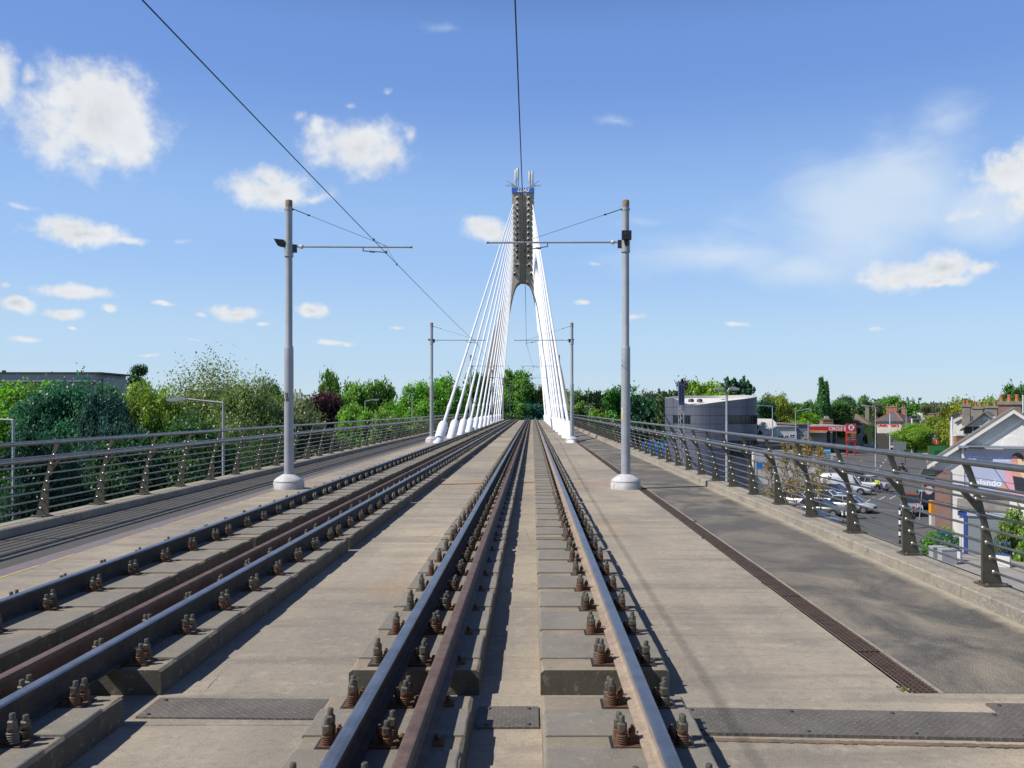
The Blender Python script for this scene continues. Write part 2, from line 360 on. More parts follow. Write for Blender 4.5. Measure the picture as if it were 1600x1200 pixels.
# ---------------- mesh helpers ----------------
class MB:
    def __init__(s): s.v = []; s.f = []; s.mi = []; s.sm = []; s.mats = []
    def m(s, material):
        if material not in s.mats: s.mats.append(material)
        return s.mats.index(material)
    def add(s, vs, fs, material, smooth=False):
        o = len(s.v); s.v += [tuple(v) for v in vs]; k = s.m(material)
        for f in fs: s.f.append(tuple(i+o for i in f)); s.mi.append(k); s.sm.append(smooth)
    def box(s, x0, x1, y0, y1, z0, z1, material):
        s.add([(x0, y0, z0), (x1, y0, z0), (x1, y1, z0), (x0, y1, z0), (x0, y0, z1), (x1, y0, z1), (x1, y1, z1), (x0, y1, z1)],
              [(0, 3, 2, 1), (4, 5, 6, 7), (0, 1, 5, 4), (1, 2, 6, 5), (2, 3, 7, 6), (3, 0, 4, 7)], material)
    def obox(s, c, u, v, w, material):   # oriented box: centre, half vectors
        c, u, v, w = Vector(c), Vector(u), Vector(v), Vector(w)
        p = [c-u-v-w, c+u-v-w, c+u+v-w, c-u+v-w, c-u-v+w, c+u-v+w, c+u+v+w, c-u+v+w]
        s.add(p, [(0, 3, 2, 1), (4, 5, 6, 7), (0, 1, 5, 4), (1, 2, 6, 5), (2, 3, 7, 6), (3, 0, 4, 7)], material)
    def quad(s, a, b, c, d, material): s.add([a, b, c, d], [(0, 1, 2, 3)], material)
    def poly(s, pts, material): s.add(pts, [tuple(range(len(pts)))], material)
    def prism(s, prof, y0, y1, material, plane='xz'):   # closed polygon prof (a,b) extruded along the third axis
        n = len(prof)
        def p(a, b, t): return {'xz': (a, t, b), 'yz': (t, a, b), 'xy': (a, b, t)}[plane]
        vs = [p(a, b, y0) for a, b in prof]+[p(a, b, y1) for a, b in prof]
        fs = [tuple(range(n))[::-1], tuple(range(n, 2*n))]+[(i, (i+1) % n, n+(i+1) % n, n+i) for i in range(n)]
        s.add(vs, fs, material)
    def sweep(s, prof, path, material, smooth=False):   # profile (x,z) along a path of (x,y,z) offsets, y forward
        n = len(prof); vs = []; fs = []
        for (ox, oy, oz) in path: vs += [(ox+a, oy, oz+b) for a, b in prof]
        for k in range(len(path)-1):
            for i in range(n): fs.append((k*n+i, k*n+(i+1) % n, (k+1)*n+(i+1) % n, (k+1)*n+i))
        fs += [tuple(range(n))[::-1], tuple((len(path)-1)*n+i for i in range(n))]
        s.add(vs, fs, material, smooth)
    def tube(s, pts, r, material, seg=8, caps=True, smooth=True):
        pts = [Vector(p) for p in pts]; n = len(pts)
        rs = r if isinstance(r, (list, tuple)) else [r]*n
        vs = []; fs = []; ref = None
        for i, p in enumerate(pts):
            t = (pts[min(i+1, n-1)]-pts[max(i-1, 0)]).normalized()
            if ref is None: ref = Vector((0, 0, 1)) if abs(t.z) < .9 else Vector((1, 0, 0))
            a = t.cross(ref).normalized(); b = a.cross(t).normalized(); ref = b
            for k in range(seg):
                q = 2*PI*k/seg; vs.append(p+(a*math.cos(q)+b*math.sin(q))*rs[i])
        for i in range(n-1):
            for k in range(seg): fs.append((i*seg+k, i*seg+(k+1) % seg, (i+1)*seg+(k+1) % seg, (i+1)*seg+k))
        s.add(vs, fs, material, smooth)
        if caps:
            s.add(vs[:seg], [tuple(range(seg))[::-1]], material); s.add(vs[-seg:], [tuple(range(seg))], material)
    def lathe(s, prof, c, material, seg=16, axis='z', smooth=True, rx=1.0, ry=1.0):   # prof = (r, h)
        vs = []; fs = []
        for (r, h) in prof:
            for k in range(seg):
                q = 2*PI*k/seg; a, b = r*math.cos(q)*rx, r*math.sin(q)*ry
                vs.append({'z': (c[0]+a, c[1]+b, c[2]+h), 'y': (c[0]+a, c[1]+h, c[2]+b), 'x': (c[0]+h, c[1]+a, c[2]+b)}[axis])
        n = len(prof)
        for i in range(n-1):
            for k in range(seg): fs.append((i*seg+k, i*seg+(k+1) % seg, (i+1)*seg+(k+1) % seg, (i+1)*seg+k))
        s.add(vs, fs, material, smooth)
        s.add(vs[:seg], [tuple(range(seg))], material); s.add(vs[-seg:], [tuple(range(seg))], material)
    def mesh(s, name):
        me = bpy.data.meshes.new(name); me.from_pydata(s.v, [], s.f)
        for m in s.mats: me.materials.append(m)
        me.polygons.foreach_set('material_index', s.mi); me.polygons.foreach_set('use_smooth', s.sm)
        me.validate(); bm = bmesh.new(); bm.from_mesh(me); bmesh.ops.recalc_face_normals(bm, faces=bm.faces); bm.to_mesh(me); bm.free()
        me.update(); return me
    def build(s, name, parent=None, loc=None):
        return link(name, s.mesh(name), parent, loc)
def link(name, me, parent=None, loc=None, rz=0):
    o = bpy.data.objects.new(name, me); COL.objects.link(o)
    if parent is not None: o.parent = parent
    if loc is not None: o.location = loc
    if rz: o.rotation_euler = (0, 0, rz)
    return o
def tag(o, label=None, cat=None, group=None, kind=None):
    if label: o['label'] = label
    if cat: o['category'] = cat
    if group: o['group'] = group
    if kind: o['kind'] = kind
    return o
def thing(name, label, cat, loc=(0, 0, 0), rz=0, group=None):
    o = bpy.data.objects.new(name, None); COL.objects.link(o); o.location = loc; o.rotation_euler = (0, 0, rz); o.empty_display_size = .2
    return tag(o, label, cat, group)
def kids(o): return [c for c in bpy.data.objects if c.parent == o]
def dup(root, loc=None, rz=None, label=None, scale=None):
    r = root.copy(); COL.objects.link(r)
    if loc is not None: r.location = loc
    if rz is not None: r.rotation_euler = (0, 0, rz)
    if label: r['label'] = label
    if scale: r.scale = scale
    for ch in list(root.children):
        c = ch.copy(); COL.objects.link(c); c.parent = r
        for g_ in list(ch.children):
            q = g_.copy(); COL.objects.link(q); q.parent = c
    return r
def text(s, size, name, material, parent, loc, rot=(PI/2, 0, 0), extrude=.01, shear=0, bold=0, align='CENTER', sx=1.0):
    cu = bpy.data.curves.new(name, 'FONT'); cu.body = s; cu.size = size; cu.extrude = extrude; cu.shear = shear; cu.offset = bold
    cu.align_x = align; cu.align_y = 'CENTER'
    tmp = bpy.data.objects.new('tmp', cu); COL.objects.link(tmp); bpy.context.view_layer.update()
    me = bpy.data.meshes.new_from_object(tmp.evaluated_get(bpy.context.evaluated_depsgraph_get()))
    bpy.data.objects.remove(tmp); me.materials.clear(); me.materials.append(material)
    o = link(name, me, parent, loc); o.rotation_euler = rot; o.scale = (sx, 1, 1); return o
def at(px, py, Z): return Vector(((px-VX)*Z/F, Z, EYE+(HY-py)*Z/F))
def gz(py): return EYE*F/(py-HY)           # distance of a street-level point seen at photo row py
def ga(px, py): Z = gz(py); return Vector(((px-VX)*Z/F, Z, 0))

# ---------------- bridge deck ----------------
DK = EYE-1.886
YS = [-12, -6, 0, 60, 120, 150]+[150+5*i for i in range(1, 18)]
def sag(y): return -0.0005*(y-150)**2 if y > 150 else 0.0
def path(z, ys=YS, x=0.0): return [(x, y, z+sag(y)) for y in ys]
random.seed(4)
def slab(name, x0, x1, top, thick, material, ys=YS):
    b = MB(); b.sweep([(x0, -thick), (x1, -thick), (x1, 0), (x0, 0)], path(top, ys), material)
    return tag(b.build(name), kind='structure')
yn = [-12, -6, 0, 4.9]; yf = [5.5, 30, 60, 120, 150]+YS[6:]
slab('bridge_deck', -8.27, 4.86, DK-.08, 1.3, M_KERB)
slab('deck_pavement', -5.99, 2.53, DK, .079, M_DECK, [-12, -6, 0, 5.16]); slab('deck_pavement', -5.99, 2.53, DK+.001, .08, M_DECK, [5.165]+yf)
slab('deck_pavement', 2.53, 4.29, DK-.003, .075, M_DECK, [-12, 0, 5.75])
slab('walkway', 2.745, 4.29, DK, .079, M_ASPH, [5.752]+yf[1:])
slab('walkway', -7.74, -6.26, DK, .079, M_ASPHL)
slab('walkway_edge_strip', -6.26, -5.99, DK+.002, .08, M_LILAC)
b = MB(); random.seed(3); yy = 3.0
while yy < 150:
    l_ = random.uniform(.6, 4.0); b.sweep([(-5.985, 0), (-5.94, 0), (-5.94, .002), (-5.985, .002)], [(0, yy, DK+.002), (0, yy+l_, DK+.002)], M_YEL); yy += l_+random.uniform(.1, 1.2)
tag(b.build('road_marking'), kind='structure')
def kerbmesh(x0, x1, name):
    b = MB(); rnd = random.Random(7)
    y = -12.0
    while y < 234:
        l_ = 2.95
        if y+l_ < 150: stn = [(0, y, DK), (0, y+l_-.012, DK)]
        else: stn = [(0, y, DK+sag(y)), (0, y+l_-.01, DK+sag(y+l_))]
        a, c = x0, x1; h = .128; e = .014
        b.sweep([(a, -.078), (c, -.078), (c, h-e), (c-e, h), (a+e, h), (a, h-e)], stn, M_KERB); y += l_
    return tag(b.build(name), kind='structure')
kerbmesh(4.29, 4.78, 'kerb'); kerbmesh(-8.22, -7.74, 'kerb')
KT = DK+.128

# drain channel with gratings
dr = thing('drain_channel', 'long rusty brown drain grating strip running beside the right walkway', 'drain', (2.63, 5.75, DK))
b = MB(); b.sweep([(-.115, -.07), (.115, -.07), (.115, -.066), (-.115, -.066)], [(0, 0, 0), (0, 144, 0)], M_DARK); b.build('channel_bed', dr)
b = MB()
for i in range(140):
    y0 = .01+i*1.0
    z = -.004+random.uniform(-.002, .002)
    if i < 34:
        for k in range(5): b.box(-.095+k*.04, -.075+k*.04, y0, y0+.985, z-.03, z, M_DRAIN)
        for k in range(20): b.box(-.096, .104, y0+k*.05, y0+k*.05+.018, z-.02, z-.003, M_DRAIN)
    else: b.box(-.096, .104, y0, y0+.985, z-.02, z-.003, M_DRAIN)
b.build('grating', dr)
b = MB()
for x in (-.108, .108): b.box(x-.012, x+.012 if x < 0 else x+.006, 0, 144, -.05, .001, M_KERB)
b.build('channel_edge', dr)

# tread plates over the expansion joint
def plate(x0, x1, y0, y1, sk, label, z=.012):
    t = thing('cover_plate', label, 'cover plate', ((x0+x1)/2, (y0+y1)/2, DK))
    w, l_ = (x1-x0)/2, (y1-y0)/2
    b = MB(); b.add([(-w, -l_, -.004), (w, -l_-sk, -.004), (w, l_-sk, -.004), (-w, l_, -.004), (-w, -l_, z), (w, -l_-sk, z), (w, l_-sk, z), (-w, l_, z)],
                    [(0, 3, 2, 1), (4, 5, 6, 7), (0, 1, 5, 4), (1, 2, 6, 5), (2, 3, 7, 6), (3, 0, 4, 7)], M_TREAD)
    n = max(2, int((x1-x0)/.45))
    for i in range(n):
        x = -w+.06+(2*w-.12)*i/(n-1)
        b.lathe([(.013, 0), (.013, .006), (.006, .008)], (x, l_-.05-sk*(x+w)/(2*w), z), M_DARK, 8); b.lathe([(.013, 0), (.013, .006), (.006, .008)], (x, -l_+.04-sk*(x+w)/(2*w), z), M_DARK, 8)
    b.build('tread_plate', t)
plate(-2.42, -1.24, 5.27, 5.62, .03, 'narrow steel tread plate across the deck between the two tracks')
plate(-.33, .04, 5.10, 5.46, .0, 'small steel tread plate in the channel between the right track plinths')
plate(.93, 2.88, 5.0, 5.42, .10, 'long grey tread plate across the deck right of the right track', .02)
plate(2.895, 4.27, 4.87, 5.52, .05, 'wide steel tread plate across the right walkway, lower right corner', .012)
b = MB(); random.seed(9)
for i in range(76):
    x_ = .95+i*.025; yc = 4.925-.00145*i; b.box(x_, x_+.025, yc-.012+random.uniform(-.008, .004), yc+.03, DK+.0015, DK+.002+random.uniform(.001, .005), M_JE)
tag(b.build('joint_edge'), 'worn brown edge of the expansion joint below the long tread plate', 'joint edge')

# ---------------- rails ----------------
RH = EYE-1.537     # rail head level
def rail_profile():
    h = .159
    half = [(.0665, -h), (.0665, -h+.010), (.025, -h+.021), (.010, -h+.034), (.009, -.048), (.014, -.040), (.036, -.033), (.0365, -.010), (.030, -.002), (.018, .0)]
    return half+[(-a, b_) for a, b_ in half[::-1]]
def rail(x, name, label, side, top, z=0.0, lit=None):
    t = rail_profile(); n = len(t); path_ = [(x, y, RH+z+sag(y)) for y in [-10, 0, 30, 60, 100, 150]+YS[6:]]
    vs = []; fs = []; mis = []
    b = MB(); b.m(side); b.m(top); b.m(lit or side)
    for (ox, oy, oz) in path_: vs += [(ox+a, oy, oz+c) for a, c in t]
    for k in range(len(path_)-1):
        for i in range(n):
            fs.append((k*n+i, k*n+(i+1) % n, (k+1)*n+(i+1) % n, (k+1)*n+i))
            mis.append(1 if 7 <= i <= 11 else (2 if i >= 12 else 0))
    b.v = vs; b.f = fs; b.mi = mis; b.sm = [False]*len(fs)
    b.f.append(tuple(range(n))); b.mi.append(0); b.sm.append(False)
    return tag(b.build(name), label, 'rail')
RX = [-4.29, -2.79, -.887, .615]
rail(RX[0], 'running_rail', 'leftmost polished steel rail of the left track', M_RAILSIDE, M_RAILTOP, 0, M_RAILSUNDUST)
rail(RX[1], 'running_rail', 'right polished rail of the left track, beside the rusty check rail', M_RAILSIDE, M_RAILTOP, 0, M_RAILSUNDUST)
rail(RX[2], 'running_rail', 'left polished rail of the right track, beside the rusty check rail', M_RAILSIDE, M_RAILTOP, 0, M_RAILSUNDUST)
rail(RX[3], 'running_rail', 'rightmost polished steel rail with dusty foot, right track', M_RAILSIDE, M_RAILTOP, 0, M_RAILSUNDUST)
rail(-3.09, 'check_rail', 'rust brown check rail inside the left track', M_GUARD, M_GUARD, -.012)
rail(-.577, 'check_rail', 'rust brown check rail inside the right track', M_GUARD, M_GUARD, -.012)

# ---------------- fasteners ----------------
PT = RH-.17        # plinth top
def bolt_bm(b, x, y, z=.0, hi=True, k=1.0, m1=None, m2=None):
    seg = 10 if hi else 6
    if hi:
        pr = [(.030, .012)]
        zz = .014
        for i in range(5): pr += [(.031, zz), (.031, zz+.007), (.024, zz+.008), (.024, zz+.010)]; zz += .011
        pr += [(.026, zz), (.026, zz+.020)]
        b.lathe(pr, (x, y, z), m1 or M_BOLT, seg)
        b.lathe([(.0265, zz+.020), (.0265, zz+.048), (.020, zz+.054)], (x, y, z), m2 or M_BOLT, 6, smooth=False)
        b.lathe([(.0155, zz+.05), (.0155, zz+.083), (.013, zz+.087)], (x, y, z), M_BOLT, 8)
    else:
        b.lathe([(.028, 0), (.030, .05), (.026, .07), (.026, .11), (.0155, .115), (.0155, .15)], (x, y, z), M_BOLT, seg)
def clip_bm(b, x, y, s, hi=True):      # rail clip: s = side sign, toe towards the rail
    b.box(min(x-.03*s, x+.028*s), max(x-.03*s, x+.028*s), y-.034, y+.034, .013, .035, M_RUST)
    if hi:
        for k, (h, rr) in enumerate(((.04, .034), (.052, .040), (.064, .033))):
            b.tube([(x-.02*s, y-rr, h-.006), (x-.005*s, y-rr*.6, h+.006), (x, y, h+.012), (x-.005*s, y+rr*.6, h+.006), (x-.02*s, y+rr, h-.006)], .0065, M_RUST, 6)
        b.lathe([(.018, .05), (.018, .082), (.012, .088)], (x-.004*s, y, 0), M_RUST, 6, smooth=False)
        b.lathe([(.009, .085), (.009, .10)], (x-.004*s, y, 0), M_RUST, 6)
    else: b.lathe([(.028, .03), (.024, .06), (.012, .085)], (x, y, 0), M_RUST, 5)
def fastener_meshes():
    r = {}
    b = MB(); b.box(-.215, .215, -.085, .085, .0, .006, M_BLACK); b.box(-.20, .20, -.078, .078, .0062, .0135, M_RUST); r['plate'] = b.mesh('baseplate')
    for k, (x, y) in enumerate(((-.155, -.042), (-.165, .050), (.150, -.048), (.160, .044))):
        for q, (m1, m2) in enumerate(((M_BOLT, M_BOLT), (M_RUST, M_BOLT), (M_RUST, M_DKB), (M_DKB, M_BOLT))):
            b = MB(); bolt_bm(b, x, y, m1=m1, m2=m2); r['b%d%d' % (k, q)] = b.mesh('bolt')
    for k, s in enumerate((-1, 1)):
        b = MB(); clip_bm(b, s*.098, 0.0, -s); r['c%d' % k] = b.mesh('clip')
    b = MB(); b.box(-.20, .20, -.078, .078, .0, .0135, M_RUST)
    for (x, y) in ((-.155, -.042), (-.165, .050), (.150, -.048), (.160, .044)): bolt_bm(b, x, y, hi=False)
    for s in (-1, 1): clip_bm(b, s*.098, 0, -s, hi=False)
    r['low'] = b.mesh('rail_fastener')
    b = MB()
    for s in (-1, 1):
        b.box(s*.095-.03, s*.095+.03, -.035, .035, .0, .018, M_RUST); b.lathe([(.014, .018), (.014, .05), (.009, .055)], (s*.09, 0, 0), M_RUST, 6)
        b.tube([(s*.105, -.02, .03), (s*.08, 0, .042), (s*.105, .02, .03)], .008, M_RUST, 6)
    b.box(-.05, .05, -.05, .05, 0, .012, M_RUST)
    r['guard'] = b.mesh('check_rail_clip')
    return r
FM = fastener_meshes()
# ---------------- plinths ----------------
PX = [(-4.57, -3.715), (-3.31, -2.45), (-1.21, -.35), (.055, .905)]
rowname = ['left rail of left track', 'right rail of left track', 'left rail of right track', 'right rail of right track']
SEG = [(-9.0, -.45), (-.40, 5.18)]
y = 5.70
while y < 148: SEG.append((y, min(y+5.80, 150))); y += 5.92
for ri, (xa, xb) in enumerate(PX):
    for si, (ya, yb) in enumerate(SEG):
        rnd = random.Random(ri*100+si)
        near = si < 5
        ordn = {1: 'nearest, before tread plates', 2: 'first beyond tread plates', 3: 'second beyond tread plates', 4: 'third beyond tread plates', 5: 'fourth beyond tread plates'}
        lab = 'concrete plinth under %s, %s' % (rowname[ri], ordn[si]) if si in ordn else ('distant concrete plinth under %s' if si else 'concrete plinth under %s, at the bottom picture edge') % rowname[ri]
        pl = thing('rail_plinth', lab, 'rail plinth', ((xa+xb)/2, ya, DK), 0, 'concrete plinths, '+rowname[ri])
        w = (xb-xa)/2; Lg = yb-ya
        b = MB(); nst = max(2, int(Lg/.155)) if near else 2
        ph = PT-DK
        # body with slightly ragged top edges
        vs = []; fs = []
        for k in range(nst+1):
            yy = Lg*k/nst; j = .007 if near else 0
            e1 = rnd.uniform(.004, .004+2*j+.001); e2 = rnd.uniform(.004, .004+2*j+.001); e3 = rnd.uniform(0, j)
            vs += [(-w, yy, .0), (-w+rnd.uniform(0, j*.5), yy, ph-.014-e1), (-w+e1+.008, yy, ph-.012), (w-e2-.008, yy, ph-.012), (w-rnd.uniform(0, j*.5), yy, ph-.014-e2), (w, yy, .0)]
        for k in range(nst):
            for i in range(5): fs.append((k*6+i, k*6+i+1, k*6+7+i, k*6+6+i))
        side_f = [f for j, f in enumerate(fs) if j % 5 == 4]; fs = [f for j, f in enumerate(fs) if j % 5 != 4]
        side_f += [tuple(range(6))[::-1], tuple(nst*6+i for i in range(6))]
        b.add(vs, fs, M_PL2); b.add(vs, side_f, M_PLS)  # right sides and ends painted darker to deepen their shade
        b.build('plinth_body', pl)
        # raised pads between the fasteners
        if ya < 5: fy = [4.44-.62*0-k*.62+(.0) for k in range(0, 22)]; fy = [5.03]+[4.44-k*.70 for k in range(22)]
        else: fy = [ya+.16+.777*k for k in range(int((Lg-.1)/.777)+1)]
        fy = sorted(f for f in fy if ya+.1 < f < yb-.1)
        cx = (xa+xb)/2; rx = RX[ri]-cx
        b = MB(); prev = 0.0
        edges = [0.006]
        for f in fy: edges += [f-ya-.095, f-ya+.095]
        edges.append(Lg-.006)
        for k in range(0, len(edges), 2):
            a_, c_ = edges[k], edges[k+1]
            if c_-a_ < .06: continue
            o1, o2 = rnd.uniform(-.004, .012), rnd.uniform(-.004, .012); zt = ph-.0+rnd.uniform(-.003, .003)
            nn = 4 if near else 1; vs = []; fs = []
            for q in range(nn+1):
                yq = a_+(c_-a_)*q/nn; jj = .006 if near else 0
                l1, l2 = -w-.002+o1+rnd.uniform(0, jj), w+.002-o2-rnd.uniform(0, jj)
                vs += [(l1, yq, ph-.03), (l1+.004, yq, zt-.004), (l1+.012, yq, zt), (l2-.012, yq, zt), (l2-.004, yq, zt-.004), (l2, yq, ph-.03)]
            for q in range(nn):
                for i in range(5): fs.append((q*6+i, q*6+i+1, q*6+7+i, q*6+6+i))
            fs += [tuple(range(6))[::-1], tuple(nn*6+i for i in range(6))]
            b.add(vs, fs, M_PL1)
        b.build('plinth_pads', pl)
        for f in fy:
            loc = (rx, f-ya, ph-.0105)
            if f < 16 and ya > -1:
                fo = link('rail_fastener', FM['plate'], pl, loc)
                for k in range(4): 
                    q = link('bolt', FM['b%d%d' % (k, rnd.choice((0, 0, 1, 1, 1, 2, 3)))], fo); q.rotation_euler = (rnd.uniform(-.06, .06), rnd.uniform(-.05, .05), 0); q.scale = (1, 1, rnd.uniform(.9, 1.07))
                for k in range(2): link('clip', FM['c%d' % k], fo)
            else: link('rail_fastener', FM['low'], pl, loc)
            if ri in (1, 2) and f < 60:
                link('check_rail_clip', FM['guard'], pl, ((-3.09 if ri == 1 else -.577)-cx, f-ya, ph-.012))

# ---------------- parapet railings ----------------
def railing(side, label):
    def X(x): return x if side > 0 else -3.45-x
    t = thing('bridge_railing', label, 'railing', (X(4.6), 0, KT))
    ox = X(4.6)
    def lx(x): return X(x)-ox
    y0 = 8.65-1.85*7; n = 100
    up = [(4.33, 1.235), (4.285, .97)]
    barp = [(4.40, 1.01), (4.445, .863), (4.477, .715), (4.513, .574), (4.547, .427), (4.587, .28), (4.62, .132)]
    ys = [-10, 150]+[150+5*i for i in range(1, 11)]
    for nm, (x, z), r in (('top_rail', up[0], .034), ('handrail', up[1], .034)):
        b = MB(); b.tube([(lx(x), yy, z+sag(yy)) for yy in ys], r, M_STAIN, 16)
        for i in range(0, 22):
            yy = y0+i*1.85; b.tube([(lx(x), yy-.035, z), (lx(x), yy+.035, z)], r+.0022, M_STAIN, 16)
        b.build(nm, t)
    for (x, z) in barp:
        b = MB(); b.tube([(lx(x), yy, z+sag(yy)) for yy in ys], .0135, M_STAIN, 8); b.build('bar', t)
    for k in range(6):
        b = MB(); b.tube([(lx(4.70-.02*k), yy, .2+.17*k+sag(yy)) for yy in ys], .0022, M_WIRE, 4); b.build('wire', t)
    prof = [(4.50, .015), (4.50, .62), (4.47, .72), (4.29, .935), (4.315, .955), (4.345, .945), (4.435, .835), (4.44, .84), (4.40, 1.0), (4.312, 1.20), (4.345, 1.215), (4.385, 1.19),
            (4.425, 1.08), (4.462, .975), (4.50, .84), (4.545, .66), (4.60, .46), (4.645, .235), (4.70, .015)]
    b = MB(); b.prism([(lx(x), z) for x, z in prof], -.016, .016, M_POSTM)
    post = b.mesh('post')
    b = MB()
    x0, x1 = sorted((lx(4.475), lx(4.745)))
    b.box(x0, x1, -.11, .11, 0, .018, M_POSTM)
    for xx in (x0+.04, x1-.04):
        for yy in (-.08, .08): b.lathe([(.016, .018), (.016, .032), (.010, .036)], (xx, yy, 0), M_KNOB, 6, smooth=False)
    bp = b.mesh('base_plate')
    b = MB(); b.lathe([(.012, -.030), (.026, -.024), (.029, -.012), (.029, .012), (.026, .024), (.012, .030)], (0, 0, 0), M_KNOB, 10, axis='y')
    knob = b.mesh('bar_fixing')
    b = MB(); b.prism([(lx(x), z) for x, z in prof], -.016, .016, M_POSTM)
    for (x, z) in barp: b.lathe([(.02, -.028), (.028, -.012), (.028, .012), (.02, .028)], (lx(x), 0, z), M_KNOB, 6, axis='y')
    postf = b.mesh('post')
    for i in range(n):
        yy = y0+i*1.85
        if yy > 175: break
        near = 0 < yy < 48
        p = link('post', post if near else postf, t, (0, yy, sag(yy))); link('base_plate', bp, p)
        if near:
            for (x, z) in barp: link('bar_fixing', knob, p, (lx(x), 0, z))
railing(1, 'grey metal parapet railing with leaning posts along the right walkway')
railing(-1, 'grey metal parapet railing with leaning posts along the left walkway')

# ---------------- overhead line poles ----------------
def pole(side, x, Y, tipx, armz, label, wx, wz, box='flat', lean=0, n=1):
    """side -1: left pole with arm to the right; +1: right pole with arm to the left"""
    z0 = DK+sag(Y); s = -side
    t = thing('overhead_line_pole', label, 'pole', (x, Y, z0), 0, 'overhead line poles along the bridge')
    seg = 24 if Y < 60 else 12
    b = MB(); b.lathe([(.36, 0), (.36, .15), (.345, .17), (.355, .18), (.35, .20), (.30, .25), (.17, .335), (.13, .35)], (0, 0, 0), M_BASEW, seg+8)
    for k in range(4): b.box(-.362*math.cos(k*PI/2+.6)-.01, -.362*math.cos(k*PI/2+.6)+.01, -.362*math.sin(k*PI/2+.6)-.01, -.362*math.sin(k*PI/2+.6)+.01, .02, .12, M_BASEW)
    b.build('base_cover', t)
    b = MB(); b.lathe([(.112, .3), (.108, 3.33), (.100, 3.38), (.084, 3.42), (.082, 6.72)], (0, 0, 0), M_POLE, seg); shaft = b.build('shaft', t)
    b = MB(); b.lathe([(.086, 6.72), (.086, 6.86), (.07, 6.88)], (0, 0, 0), M_POLECAP, 12); b.build('cap', t)
    A = armz-z0
    b = MB(); b.lathe([(.102, A-.22), (.102, A+.06)], (0, 0, 0), M_POLE, seg); b.lathe([(.108, A-.24), (.108, A-.215)], (0, 0, 0), M_POLE, seg)
    b.box(.09*s if s > 0 else -.19, .19 if s > 0 else -.09, -.03, .03, A-.14, A+.05, M_DARK); b.build('collar', t)
    b = MB(); e = tipx-x
    b.tube([(s*.17, 0, A), (e, 0, A-.01)], .022, M_POLE, 8); b.build('arm', t)
    b = MB(); b.lathe([(.03, 0), (.052, .02), (.052, .07), (.03, .085)] if s > 0 else [(.03, -.085), (.052, -.07), (.052, -.02), (.03, 0)], (s*.26, 0, A), M_CREAMC, 10, axis='x')
    b.lathe([(.026, -.025), (.026, .025)], (e, 0, A-.01), M_POLECAP, 8, axis='x'); b.build('insulator', t)
    b = MB(); pa = Vector((s*.12, 0, 6.66)); pb = Vector(((wx-x)+s*.02, 0, A+.01))
    b.tube([pa, pa.lerp(pb, .17)], .011, M_DARK, 6); b.tube([pa.lerp(pb, .16), pb], .005, M_WIRE, 5); b.lathe([(.02, -.03), (.02, .03)], tuple(pa.lerp(pb, .16)), M_DARK, 6, axis='x')
    b.tube([pa-Vector((s*.22, 0, 0)), pa], .022, M_DARK, 6); b.lathe([(.09, 6.63), (.09, 6.69)], (0, 0, 0), M_POLE, seg); b.build('stay_wire', t)
    b = MB(); q = Vector((wx-x, 0, wz-z0)); r0 = Vector((q.x-s*.55, 0, A-.01))
    b.tube([r0, r0-Vector((0, 0, .10))], .012, M_DARK, 6); b.tube([r0-Vector((0, 0, .09)), q+Vector((0, 0, .02))], .012, M_DARK, 6)
    m_ = (r0-Vector((0, 0, .09))).lerp(q, .4); b.tube([m_-Vector((.06, 0, -.006)), m_+Vector((.06, 0, -.006))], .02, M_DARK, 6); b.box(q.x-.02, q.x+.02, -.03, .03, q.z-.01, q.z+.05, M_DARK)
    b.build('registration_arm', t)
    b = MB(); ap = Vector((q.x, 0, A))
    for dy in (-1.6, 1.6): b.tube([ap, (q.x, dy, q.z+.005)], .004, M_WIRE, 4); b.box(q.x-.012, q.x+.012, dy-.04, dy+.04, q.z-.02, q.z+.03, M_DARK)
    b.build('bridle_wire', t)
    if box == 'flat':
        b = MB(); b.add([(-.33, -.12, A+.17), (-.10, -.12, A+.15), (-.10, .12, A+.15), (-.33, .12, A+.17), (-.25, -.09, A+.02), (-.08, -.09, A-.02), (-.08, .09, A-.02), (-.25, .09, A+.02)],
                         [(0, 1, 2, 3), (4, 7, 6, 5), (0, 4, 5, 1), (1, 5, 6, 2), (2, 6, 7, 3), (3, 7, 4, 0)], M_BLACK); b.build('floodlight', t)
    elif box == 'front':
        b = MB(); b.box(-.11, .115, -.22, -.10, A+.03, A+.24, M_BLACK); b.box(-.07, .0, -.225, -.219, A+.12, A+.2, M_DARK); b.box(-.03, .06, -.13, -.09, A-.1, A+.03, M_BLACK); b.build('floodlight', t)
    else:
        b = MB(); b.box(-.2, .12, -.08, .08, A-.02, A+.06, M_BLACK); b.build('floodlight', t)
    return t, shaft
Y1, Y2, Y3, Y4, Y5, Y6 = 20.6, 49.6, 79.0, 108.0, 137.0, 166.0
LW = [(-3.70, 3.86), (-3.48, 3.73), (-3.20, 3.80), (-3.45, 3.80), (-3.3, 3.8), (-3.4, 3.8), (-3.4, 3.8)]
RW = [(-.13, 3.9), (-.18, 3.78), (-.33, 3.80), (.09, 3.86), (-.1, 3.8), (-.05, 3.8), (-.1, 3.8)]
arm = lambda py, Y: EYE+(HY-py)*Y/F
pL1, shL = pole(-1, -5.80, Y1, -2.88, arm(385.5, Y1), 'nearest left pole with a number on its shaft and a flat black floodlight', LW[1][0], EYE+LW[1][1])
pR1, shR = pole(1, 2.23, Y1, -1.06, arm(378.5, Y1), 'nearest right pole with a square black floodlight on its front', RW[1][0], EYE+RW[1][1], 'front')
M_INK = mat('black_marking', (.03, .03, .03), .7)
for k, s_ in enumerate(('BI', '15', '143')):
    text(s_, .085, 'number_marking', M_INK, shL, (-.03, -.1115, 2.25-k*.068+.0), extrude=.0015, bold=.003)
